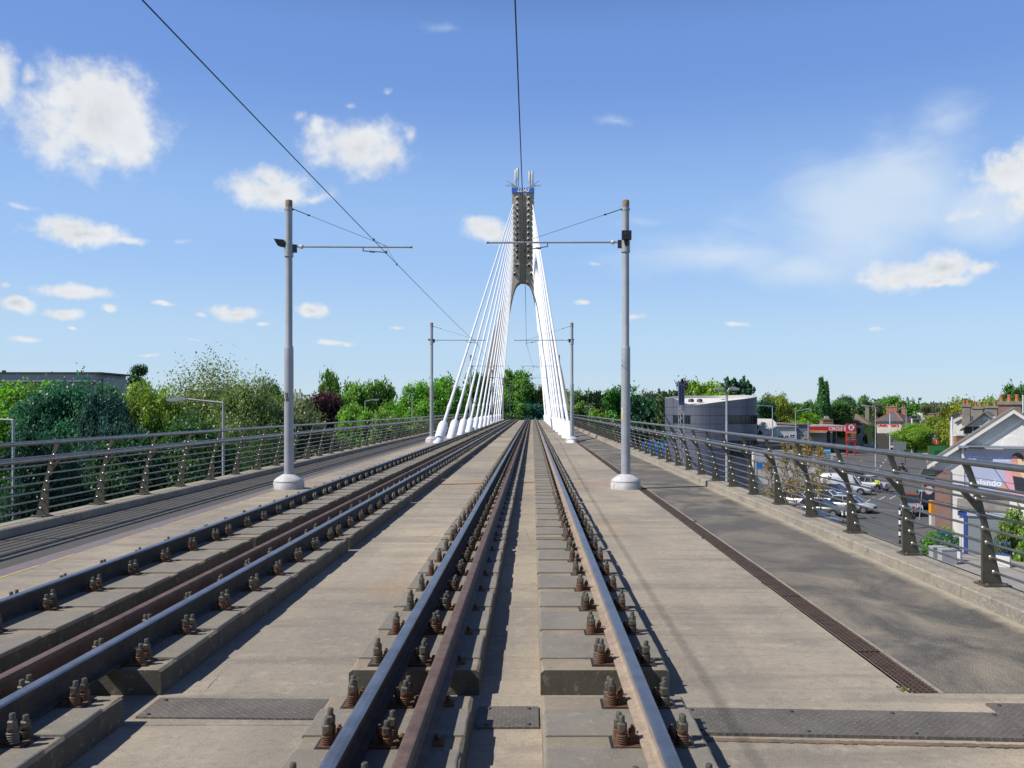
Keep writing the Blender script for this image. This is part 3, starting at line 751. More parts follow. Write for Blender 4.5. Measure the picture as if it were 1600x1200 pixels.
b = MB()
for (z0_, z1_, mm) in ((1.78, 1.93, M_CREAMC), (1.66, 1.78, mat('yellow_sticker', (.75, .50, .04), .5))):
    pts = []
    for a_ in (-2.75, -2.55, -2.35): pts.append((.1125*math.cos(a_), .1125*math.sin(a_)))
    for i in range(2): b.quad((*pts[i], z0_), (*pts[i+1], z0_), (*pts[i+1], z1_), (*pts[i], z1_), mm)
b.build('sticker', shR)
names = [(Y2, -5.77, 2.28, 531, 531), (Y3, -5.62, 2.45, 571.5, 571.5), (Y4, -5.0, 2.6, 589.5, 589.5), (Y5, -4.6, 2.8, 600.7, 600.7)]
words = ['second', 'third', 'fourth', 'fifth']
for k, (Y, xl, xr, pl_, pr_) in enumerate(names):
    az_ = EYE+3.99
    pole(-1, xl, Y, -2.7, az_, '%s pole from the viewer on the left side of the tracks' % words[k], LW[k+2][0], EYE+LW[k+2][1], 'small')
    pole(1, xr, Y, -1.0, az_, '%s pole from the viewer on the right side of the tracks' % words[k], RW[k+2][0], EYE+RW[k+2][1], 'small')
pole(-1, -4.35, Y6, -1.0, EYE+3.95, 'farthest pole on the left of the tracks, beyond the pylon', LW[6][0], EYE+3.8, 'small')
for nm, W_, lab in (('contact_wire', LW, 'black overhead wire above the left track'), ('contact_wire', RW, 'black overhead wire above the right track')):
    ys_ = [-8.5, Y1, Y2, Y3, Y4, Y5, Y6]; pts = []
    for i in range(6):
        for k in range(8):
            f = k/8; sgn = -.06*4*f*(1-f)
            pts.append((W_[i][0]*(1-f)+W_[i+1][0]*f, ys_[i]*(1-f)+ys_[i+1]*f, EYE+W_[i][1]*(1-f)+W_[i+1][1]*f+sgn*.5))
    pts.append((W_[6][0], Y6, EYE+3.8))
    b = MB(); b.tube(pts, .0078, M_WIRE, 6); tag(b.build(nm), lab, 'wire')

# ---------------- pylon ----------------
TY = 165.0; TS = F/TY; TCX = (817.4-VX)/TS
tw = thing('bridge_pylon', 'tall wishbone shaped concrete pylon with a blue sign at its top', 'pylon', (TCX, TY, 0))
def tz(py): return EYE+(HY-py)/TS
OUT = [(2.09, 304), (2.09, 400), (2.15, 425), (2.40, 443), (3.0, 458), (3.62, 472), (4.75, 500), (5.9, 532), (7.35, 580), (8.9, 644), (10.6, 718)]
INN = [(.62, 304), (.62, 442.8), (1.0, 444.2), (1.35, 448), (1.6, 453), (1.9, 461), (2.25, 474), (2.85, 500), (3.75, 532), (5.2, 580), (6.8, 644), (8.5, 718)]
def dense(P):
    r = []
    for (a, b_), (c, d_) in zip(P[:-1], P[1:]):
        for k in range(3): f = k/3; r.append((a+(c-a)*f, b_+(d_-b_)*f))
    return r+[P[-1]]
for s in (-1, 1):
    b = MB(); o_ = [(s*a, tz(p)) for a, p in OUT]; i_ = [(s*a, tz(p)) for a, p in INN]
    # quads strip between outer and inner, extruded
    def interp(P, py):
        for (a, p), (c, q) in zip(P[:-1], P[1:]):
            if p <= py <= q: return a+(c-a)*(py-p)/(q-p)
        return P[-1][0]
    rows = sorted(set([p for _, p in OUT]+[p for _, p in INN]))
    vs = []; fs = []
    for p in rows:
        xo, xi = s*interp(OUT, p), s*interp(INN, p); dpt = 1.6+ (p-304)*.0035
        vs += [(xo, -dpt, tz(p)), (xi, -dpt, tz(p)), (xi, dpt, tz(p)), (xo, dpt, tz(p))]
    for k in range(len(rows)-1):
        for i in range(4): fs.append((k*4+i, k*4+(i+1) % 4, (k+1)*4+(i+1) % 4, (k+1)*4+i))
    fs += [(0, 1, 2, 3), tuple((len(rows)-1)*4+i for i in range(4))]
    b.add(vs, fs, M_TOWER); b.build('leg', tw)
b = MB(); b.box(-.619, .619, -1.1, 1.1, tz(442.6), tz(304), M_TOWER); b.build('web', tw)
b = MB()
for s in (-1, 1): b.prism([(s*2.09, tz(304)+.003), (s*2.09, tz(289)), (s*.62, tz(298)), (s*.62, tz(304)+.003)], -1.55, 1.55, M_TOWER)
b.build('horns', tw)
M_BLUE = mat('blue_sign_face', (.05, .16, .56), .45); M_LET = mat('white_lettering', (.85, .86, .88), .5)
b = MB(); b.box(-2.14, 2.14, -1.95, -1.66, tz(305), tz(297.5), M_BLUE); sg = b.build('sign_board', tw)
text('LUAS', .95, 'lettering', M_LET, sg, (0, -1.957, tz(301.3)), extrude=.01, shear=.35, bold=.035, sx=1.0)
for s in (-1, 1):
    for i in range(13):
        py = 312+9.1*i if i < 11 else (412+(i-11)*13+4)
        off = 1.06 if py < 415 else 1.06+(py-415)*.035
        b = MB(); b.lathe([(.30, -.85), (.34, -.7), (.34, -.1), (.26, .1)], (0, 0, 0), mat('anchor_grey', (.42, .40, .37), .7), 10, axis='y')
        b.lathe([(.24, -.92), (.24, -.85)], (0, 0, 0), M_DARK, 8, axis='y')
        o = b.build('anchor_cap', tw, (s*off, -1.62-(py-304)*.0035, tz(py))); o.rotation_euler = (R(28), 0, 0)
def ant(x, y0_, y1_, w=.22):
    b = MB(); za, zb = tz(y0_), tz(y1_); b.lathe([(w, 0), (w, zb-za), (w*.6, zb-za+.1)], (x, -.4, za), mat('antenna_grey', (.5, .51, .52), .5), 10); b.tube([(x+.15, -.3, tz(300)), (x+.15, -.3, zb-1)], .06, M_DARK, 6); b.build('antenna', tw)
ant(-1.42, 284.5, 267); ant(-1.05, 281, 264.5, .25); ant(1.25, 285, 269); ant(1.75, 286, 269)
b = MB()
for s in (-1, 1):
    b.tube([(s*2.0, -.5, tz(290.5)), (s*3.5, -.5, tz(290.0))], .05, M_POLE, 5)
    for q in (2.3, 2.7, 3.1): b.tube([(s*q, -.5, tz(290.2)), (s*q, -.5, tz(293))], .09, M_POLE, 6)
    b.tube([(s*.9, -.5, tz(297)), (s*3.0, -.5, tz(283.5)), (s*3.1, -.5, tz(284.5))], .035, M_DARK, 5)
b.build('lightning_fittings', tw)

# stays
def stay(side, i):
    Y = 49.6+7.9*i
    x0 = -5.42 if side < 0 else 2.24
    xt = TCX+side*1.86; pyt = 324+(i*8.2)
    top = Vector((xt, TY-1.7-(pyt-304)*.0035, tz(pyt))); base = Vector((x0, Y, DK+sag(Y)))
    ordw = ['first', 'second', 'third', 'fourth', 'fifth', 'sixth', 'seventh', 'eighth', 'ninth', 'tenth', 'eleventh', 'twelfth', 'thirteenth'][i]
    t = thing('stay_cable', 'white stay cable, %s from the viewer in the %s fan' % (ordw, 'left' if side < 0 else 'right'), 'stay cable', base, 0, 'white stay cables of the %s fan' % ('left' if side < 0 else 'right'))
    d_ = (top-base).normalized()
    b = MB(); a = d_*1.0
    SL = 1.05/d_.z
    b.tube([d_*-.8, d_*.0, d_*(SL-.45), d_*(SL-.15), d_*SL, d_*(SL+.04)], [.27, .27, .29, .25, .14, .10], M_WHITE, 20); b.build('socket', t)
    b = MB(); b.tube([d_*SL, (top-base)*.5, top-base], [.10, .10, .10], M_WHITE, 10); b.tube([d_*(SL+2.6), d_*(SL+3.4)], .125, M_WHITE, 10); b.build('cable', t)
    b = MB(); b.lathe([(.19, -1.5), (.19, 0)], (0, 0, 0), M_WHITE, 10); o = b.build('upper_anchor', t, top-base); o.rotation_euler = d_.to_track_quat('Z', 'Y').to_euler()
for i in range(13):
    stay(-1, i); stay(1, i)

# ================= ground level =================
M_PAVE = mat('pavement_slabs', (.30, .28, .26), .9, 0, (.23, .22, .205), .8, .2, 20)
M_WLINE = mat('white_line_paint', (.62, .62, .60), .8, 0, (.4, .4, .39), 3)
M_SHADOWG = mat('undergrowth_soil_shade', (.03, .035, .018), .95, 0, (.05, .06, .025), .4)
b = MB(); b.quad((-3000, -600, 0), (3000, -600, 0), (3000, 5000, 0), (-3000, 5000, 0), M_GRASS); tag(b.build('ground'), kind='structure')
b = MB(); b.poly([(-110, 10, .02), (-9, 10, .02), (-9, 135, .02), (-60, 150, .02), (-110, 120, .02)], M_SHADOWG); tag(b.build('undergrowth_ground'), kind='structure')  # dark soil colour also paints the shade beneath the left trees
b = MB(); b.poly([(7, 8, .02), (62, 8, .02), (62, 60, .02), (60, 95, .02), (58, 110, .02), ga(1448, 712)+Vector((0, 0, .02)), ga(1426, 690.5)+Vector((0, 0, .02)), ga(1392, 690.5)+Vector((0, 0, .02)), ga(1352, 703)+Vector((0, 0, .02)), ga(1282, 719)+Vector((0, 0, .02)), (10, 190, .02), (6, 120, .02)], M_STREET)
tag(b.build('road'), kind='structure')
def pav(name, pts, h=.12, m_=None):
    b = MB(); n = len(pts); P = [(p[0], p[1], .0) for p in pts]+[(p[0], p[1], h) for p in pts]
    b.add(P, [tuple(range(n, 2*n))]+[(i, (i+1) % n, n+(i+1) % n, n+i) for i in range(n)], m_ or M_PAVE); return tag(b.build(name), kind='structure')
pav('pavement', [ga(1352, 701), ga(1290, 717), ga(1240, 722), ga(1300, 705), ga(1340, 697)])
pav('pavement', [(24.5, 30, 0), (60, 30, 0), (60, 56.2, 0), (26.6, 56.2, 0), (25.4, 52, 0)])
pav('pavement', [ga(1452, 730), ga(1475, 730), ga(1470, 712), ga(1440, 706)])
pav('pavement', [(7, 60, 0), (13.5, 62, 0), (17, 82, 0), (12, 84, 0)], .12, M_GRASS)
b = MB()
def strip(p, q, w, mm, z=.026):
    p, q = Vector((p[0], p[1], z)), Vector((q[0], q[1], z)); d_ = (q-p).normalized(); n_ = Vector((-d_.y, d_.x, 0))*w/2
    b.quad(p-n_, q-n_, q+n_, p+n_, mm)
c0_, c1_ = ga(1352, 760), ga(1400, 697)
for k in range(13):
    f = k/13; strip(c0_.lerp(c1_, f), c0_.lerp(c1_, f+.035), .15, M_WLINE)
for k in range(6): strip(ga(1345+k*9, 785-k*1), ga(1356+k*9, 779-k*1), .12, M_WLINE) if k % 2 else None
for o_ in (0, .3): strip((24.0+o_, 36, 0), (25.6+o_, 56, 0), .1, M_YEL)
for k in range(6): strip((30-k*2.4, 86-k*1.0, 0), (34.5-k*2.4, 80-k*1.0, 0), .1, M_WLINE)
strip(ga(1282, 721), ga(1352, 705), .12, M_YEL)
tag(b.build('road_marking'), kind='structure')
b = MB(); b.lathe([(.45, 0), (.45, .004)], tuple(ga(1347, 720)+Vector((0, 0, .028))), mat('yellow_disc_paint', (.65, .45, .05), .8), 20); tag(b.build('road_marking'), kind='structure')
pav('path', [(-62, 250, 0), (-45, 235, 0), (-42, 330, 0), (-70, 330, 0)], .03)
pav('path', [(-95, 205, 0), (-30, 216, 0), (-30, 223, 0), (-95, 212, 0)], .04, M_STREET)

# ================= trees =================
def leaf_mat():
    m = bpy.data.materials.new('foliage'); m.use_nodes = True; t = m.node_tree; t.nodes.clear()
    n = t.nodes.new; lk = t.links.new
    oi = n('ShaderNodeObjectInfo'); tcn = n('ShaderNodeTexCoord'); geo = n('ShaderNodeNewGeometry')
    n1 = n('ShaderNodeTexNoise'); n1.inputs['Scale'].default_value = .55; n1.inputs['Detail'].default_value = 4; lk(tcn.outputs['Object'], n1.inputs['Vector'])
    n2 = n('ShaderNodeTexNoise'); n2.inputs['Scale'].default_value = 6; n2.inputs['Detail'].default_value = 2; lk(tcn.outputs['Object'], n2.inputs['Vector'])
    r1 = n('ShaderNodeMapRange'); r1.inputs[1].default_value = .35; r1.inputs[2].default_value = .65; r1.inputs[3].default_value = .62; r1.inputs[4].default_value = 1.4; lk(n1.outputs['Fac'], r1.inputs[0])
    r2 = n('ShaderNodeMapRange'); r2.inputs[1].default_value = .3; r2.inputs[2].default_value = .7; r2.inputs[3].default_value = .65; r2.inputs[4].default_value = 1.4; lk(n2.outputs['Fac'], r2.inputs[0])
    mu = n('ShaderNodeMath'); mu.operation = 'MULTIPLY'; lk(r1.outputs[0], mu.inputs[0]); lk(r2.outputs[0], mu.inputs[1])
    hs = n('ShaderNodeHueSaturation'); lk(oi.outputs['Color'], hs.inputs['Color']); m15 = n('ShaderNodeMath'); m15.operation = 'MULTIPLY'; lk(mu.outputs[0], m15.inputs[0]); m15.inputs[1].default_value = 2.1; lk(m15.outputs[0], hs.inputs['Value'])
    r3 = n('ShaderNodeMapRange'); r3.inputs[1].default_value = .3; r3.inputs[2].default_value = .7; r3.inputs[3].default_value = .475; r3.inputs[4].default_value = .525
    n3 = n('ShaderNodeTexNoise'); n3.inputs['Scale'].default_value = .9; lk(tcn.outputs['Object'], n3.inputs['Vector']); lk(n3.outputs['Fac'], r3.inputs[0]); lk(r3.outputs[0], hs.inputs['Hue'])
    df = n('ShaderNodeBsdfDiffuse'); tr = n('ShaderNodeBsdfTranslucent'); gl = n('ShaderNodeBsdfGlossy'); gl.inputs['Roughness'].default_value = .45
    gl.inputs['Color'].default_value = (.5, .55, .5, 1)
    lk(hs.outputs[0], df.inputs[0]); lk(hs.outputs[0], tr.inputs[0])
    a = n('ShaderNodeMixShader'); a.inputs[0].default_value = .5; lk(df.outputs[0], a.inputs[1]); lk(tr.outputs[0], a.inputs[2])
    c = n('ShaderNodeMixShader'); c.inputs[0].default_value = .06; lk(a.outputs[0], c.inputs[1]); lk(gl.outputs[0], c.inputs[2])
    o = n('ShaderNodeOutputMaterial'); lk(c.outputs[0], o.inputs[0]); return m
M_LEAF = leaf_mat()
M_BARK = mat('bark', (.10, .08, .06), .95, 0, (.06, .05, .038), 4, .5, 20)
rng = np.random.default_rng(11)
def leaf_mesh(name, pts, nrm, size, aspect=1.5, droop=0.0):
    n = len(pts); size = np.asarray(size) if np.ndim(size) else np.full(n, size)
    nr = nrm+rng.normal(0, .75, (n, 3)); nr /= np.linalg.norm(nr, axis=1)[:, None]+1e-9
    t = rng.normal(0, 1, (n, 3)); t[:, 2] -= droop*2; u = np.cross(nr, t); u /= np.linalg.norm(u, axis=1)[:, None]+1e-9; v = np.cross(nr, u)
    sz = size*rng.uniform(.6, 1.3, n); a = u*(sz*.5)[:, None]; b_ = v*(sz*.5*aspect)[:, None]
    q = np.stack([pts-b_, pts+a, pts+b_, pts-a], 1).reshape(-1, 3)      # diamond shaped leaf clusters
    me = bpy.data.meshes.new(name); me.vertices.add(4*n); me.loops.add(4*n); me.polygons.add(n)
    me.vertices.foreach_set('co', q.astype(np.float32).ravel()); me.loops.foreach_set('vertex_index', np.arange(4*n, dtype=np.int32))
    me.polygons.foreach_set('loop_start', np.arange(0, 4*n, 4, dtype=np.int32)); me.polygons.foreach_set('loop_total', np.full(n, 4, dtype=np.int32))
    me.materials.append(M_LEAF); me.update(); me.validate(); return me
def sph(n): v = rng.normal(0, 1, (n, 3)); return v/np.linalg.norm(v, axis=1)[:, None]
def crown_round(n, lobes=26, cl=14, leaf=.2, spread=.5, fill=.8):
    """unit tree: crown fits in radius 1, height 0..2 centred z=1 ; returned in a 10 m wide frame"""
    W_, H_ = 5.0, 5.2; P = []; Nn = []
    c = sph(lobes)*(rng.uniform(.35, .78, (lobes, 1))); c[:, 2] = c[:, 2]*1.0+.05
    rr = rng.uniform(.22, .42, lobes)
    per = n//(lobes*cl)
    for i in range(lobes):
        d_ = sph(cl); d_[:, 2] = np.abs(d_[:, 2])*.9-.15*rng.random(cl)
        k = c[i]+d_*rr[i]
        for j in range(cl):
            s_ = rng.uniform(.5, 1.3)*.085
            p = k[j]+rng.normal(0, s_, (per, 3))*np.array([1, 1, .75]); P.append(p); Nn.append(np.tile(d_[j]*.7+np.array([0, 0, .45]), (per, 1)))
    P = np.concatenate(P)*np.array([W_, W_, H_])+np.array([0, 0, H_*.95]); Nn = np.concatenate(Nn)
    return leaf_mesh('crown', P, Nn, leaf)
def crown_willow(n, leaf=.16, droop=1.0, top=1.0, spires=38):
    P = []; Nn = []; per = n//(spires*16)
    for i in range(spires):
        a = rng.uniform(0, 2*PI); r = math.sqrt(rng.random())*.72; base = np.array([math.cos(a)*r, math.sin(a)*r, rng.uniform(.55, 1.0)*(1.1-r*.5)*top])
        for j in range(16):
            t = j/15; w = .13*(1-t*.5)
            c = base+np.array([math.cos(a)*.22*t*droop, math.sin(a)*.22*t*droop, -.75*t*t*droop*(.4+r)-.12*t])+rng.normal(0, .035, 3)
            if droop < .5: c = base*np.array([1, 1, 0])*(1.05-.25*abs(t-.5))+np.array([rng.normal(0, .07), rng.normal(0, .07), base[2]*(1-.85*t**.8)+.05])
            P.append(c+rng.normal(0, w*.55, (per, 3))*np.array([1, 1, .9])); Nn.append(np.tile(np.array([math.cos(a)*.4, math.sin(a)*.4, .5]), (per, 1)))
    P = np.concatenate(P)*np.array([5, 5, 9.4])+np.array([0, 0, .6]); return leaf_mesh('crown', P, np.concatenate(Nn), leaf, 2.0, droop)
def crown_cedar(n, tiers=8):
    P = []; Nn = []
    for i in range(tiers):
        z = .22+.76*i/(tiers-1); R_ = (1.0-.72*((z-.2)/.8)**1.6)*rng.uniform(.75, 1.05)
        for j in range(6):
            a = rng.uniform(0, 2*PI); L_ = R_*rng.uniform(.55, 1.0)
            for k in range(5):
                f = .25+.75*k/4; c = np.array([math.cos(a)*L_*f, math.sin(a)*L_*f, z+.03*f*rng.uniform(-1, 1.4)])
                m_ = n//(tiers*30); P.append(c+rng.normal(0, 1, (m_, 3))*np.array([.10, .10, .014])); Nn.append(np.tile(np.array([0, 0, 1.6]), (m_, 1)))
    P = np.concatenate(P)*np.array([5, 5, 10]); return leaf_mesh('crown', P, np.concatenate(Nn), .2)
def crown_plume(n, br=110):
    """cypress with upswept plumes"""
    P = []; Nn = []
    for i in range(br):
        z = rng.uniform(.12, .85); a = rng.uniform(0, 2*PI); L_ = (1.05-z*.75)*rng.uniform(.6, 1.1)
        for k in range(9):
            f = k/8; c = np.array([math.cos(a)*L_*f, math.sin(a)*L_*f, z+.10*f*f+.02*f]); m_ = n//(br*9); w = .085*(1.15-f)+.015
            P.append(c+rng.normal(0, w*.7, (m_, 3))*np.array([1, 1, .45])); Nn.append(np.tile(np.array([math.cos(a)*.3, math.sin(a)*.3, .8]), (m_, 1)))
    P = np.concatenate(P)*np.array([5, 5, 9.6]); return leaf_mesh('crown', P, np.concatenate(Nn), .2, 2.2)
def crown_poplar(n):
    P = []; Nn = []
    for i in range(46):
        a = rng.uniform(0, 2*PI); r = rng.uniform(.1, .75); z0 = rng.uniform(.02, .72)
        prof_ = lambda z: max(.12, math.sin(min(1, z*1.15+.12)*PI)**.6)
        for k in range(9):
            z = z0+.26*k/8; w = prof_(z)*r
            if z > 1: continue
            m_ = n//(46*9); P.append(np.array([math.cos(a)*w, math.sin(a)*w, z])+rng.normal(0, 1, (m_, 3))*np.array([.12, .12, .02])); Nn.append(np.tile(np.array([math.cos(a)*.6, math.sin(a)*.6, .3]), (m_, 1)))
    P = np.concatenate(P)*np.array([1.6, 1.6, 10]); return leaf_mesh('crown', P, np.concatenate(Nn), .2)
def crown_sparse(n, branches=34):
    P = []; Nn = []
    for i in range(branches):
        a = rng.uniform(0, 2*PI); z = rng.uniform(.3, .95); L_ = rng.uniform(.3, .9)*(1.15-z)
        for k in range(6):
            f = .3+.7*k/5; m_ = max(2, n//(branches*6)); P.append(np.array([math.cos(a)*L_*f, math.sin(a)*L_*f, z+.12*f])+rng.normal(0, .035, (m_, 3))); Nn.append(np.tile(np.array([0, 0, .3]), (m_, 1)))
    P = np.concatenate(P)*np.array([2.2, 2.2, 5.5]); return leaf_mesh('crown', P, np.concatenate(Nn), .11)
def crown_bush(n):
    P = []; Nn = []
    for i in range(26):
        c = sph(1)[0]*rng.uniform(.3, .8); c[2] = abs(c[2])
        m_ = n//26; d_ = sph(m_); P.append(c+d_*rng.uniform(.1, .33, (m_, 1))); Nn.append(d_+np.array([0, 0, .4]))
    P = np.concatenate(P)*np.array([1.5, 1.5, 1.6]); P[:, 2] = np.abs(P[:, 2]); return leaf_mesh('crown', P, np.concatenate(Nn), .11)
def trunk(h, r, limbs=7, spread=.45, seed=0, top=.7, bark=None):
    rn = random.Random(seed); b = MB(); hh = h*top; bark = bark or M_BARK
    pts = [(0, 0, -.3)]+[(rn.uniform(-.12, .12)*k, rn.uniform(-.12, .12)*k, hh*k/5) for k in range(1, 6)]
    b.tube(pts, [r*1.25, r, r*.85, r*.65, r*.45, r*.2], bark, 9)
    for i in range(limbs):
        k = rn.uniform(.3, .9); z = hh*k; a = 2*PI*i/limbs+rn.uniform(-.4, .4); L_ = h*spread*rn.uniform(.5, 1)*(1.1-k*.5)
        b.tube([(0, 0, z), (math.cos(a)*L_*.4, math.sin(a)*L_*.4, z+L_*.35), (math.cos(a)*L_*.85, math.sin(a)*L_*.85, z+L_*.65)], [r*.5, r*.3, r*.1], bark, 6)
    return b.mesh('trunk')
ARC = {}
for k in range(3): ARC['round%d' % k] = (crown_round(52000, 24+4*k, 15, .17), trunk(10, .3, seed=k), 10.0, 10.2)
for k in range(3): ARC['far%d' % k] = (crown_round(20000, 20+4*k, 12, .30), trunk(10, .3, seed=9+k), 10.0, 10.2)
ARC['open'] = (crown_round(15000, 20, 12, .26), trunk(10, .26, 12, .5, seed=5), 10.0, 10.2)
ARC['willow'] = (crown_willow(52000, .14, 1.0), trunk(10, .3, seed=3), 10.0, 10.0)
ARC['birch'] = (crown_willow(52000, .15, .62, 1.0, 60), trunk(10, .25, seed=4), 10.0, 10.0)
ARC['spiky'] = (crown_willow(120000, .088, .2, 1.02, 170), trunk(10, .25, seed=6), 10.0, 10.4)
ARC['cedar'] = (crown_cedar(30000), trunk(10, .3, 10, .45, seed=7, top=.95), 9.5, 10.0)
ARC['plume'] = (crown_plume(40000), trunk(10, .3, seed=8, top=.9), 10.0, 10.0)
ARC['poplar'] = (crown_poplar(26000), trunk(10, .22, 3, .15, seed=2, top=.95), 3.4, 10.0)
ARC['sparse'] = (crown_sparse(1500), trunk(5.5, .055, 12, .22, seed=12, top=.9, bark=mat('young_bark', (.22, .13, .08), .9)), 3.6, 5.6)
ARC['bush'] = (crown_bush(9000), None, 3.4, 2.2)
TR = random.Random(5)
def tree(arc, px, ptop, wpx, Z, colr, label, cat='tree', name=None, group=None, base=0.0, ground=0.0):
    cm, tm, w0, h0 = ARC[arc]
    P = at(px, ptop, Z); h = P.z-ground; w = wpx*Z/F
    nm = name or {'cedar': 'cedar_tree', 'plume': 'cypress_tree', 'poplar': 'poplar_tree', 'willow': 'willow_tree', 'birch': 'birch_tree', 'bush': 'bush'}.get(arc, 'tree')
    t = thing(nm, label, cat, (P.x, Z, ground), TR.uniform(0, 6.28), group)
    cb = h*base; sz = (h-cb)/h0; sx = w/w0
    if tm is None:
        t.rotation_euler = (0, 0, 0)
    c = link('crown', cm, t, (0, 0, cb)); sx *= 1.22; c.scale = (sx, sx*TR.uniform(.9, 1.1), sz); c.color = (*colr, 1)
    if tm:
        k = link('trunk', tm, t); k.scale = (max(.5, sx), max(.5, sx), h/h0)
    return t
BR = (.135, .225, .018); MG = (.065, .135, .02); DG = (.030, .075, .022); TG = (.022, .070, .038); GG = (.115, .15, .048); YG = (.125, .19, .022); PU = (.055, .018, .024); OL = (.12, .125, .03); VG = (.08, .16, .02)
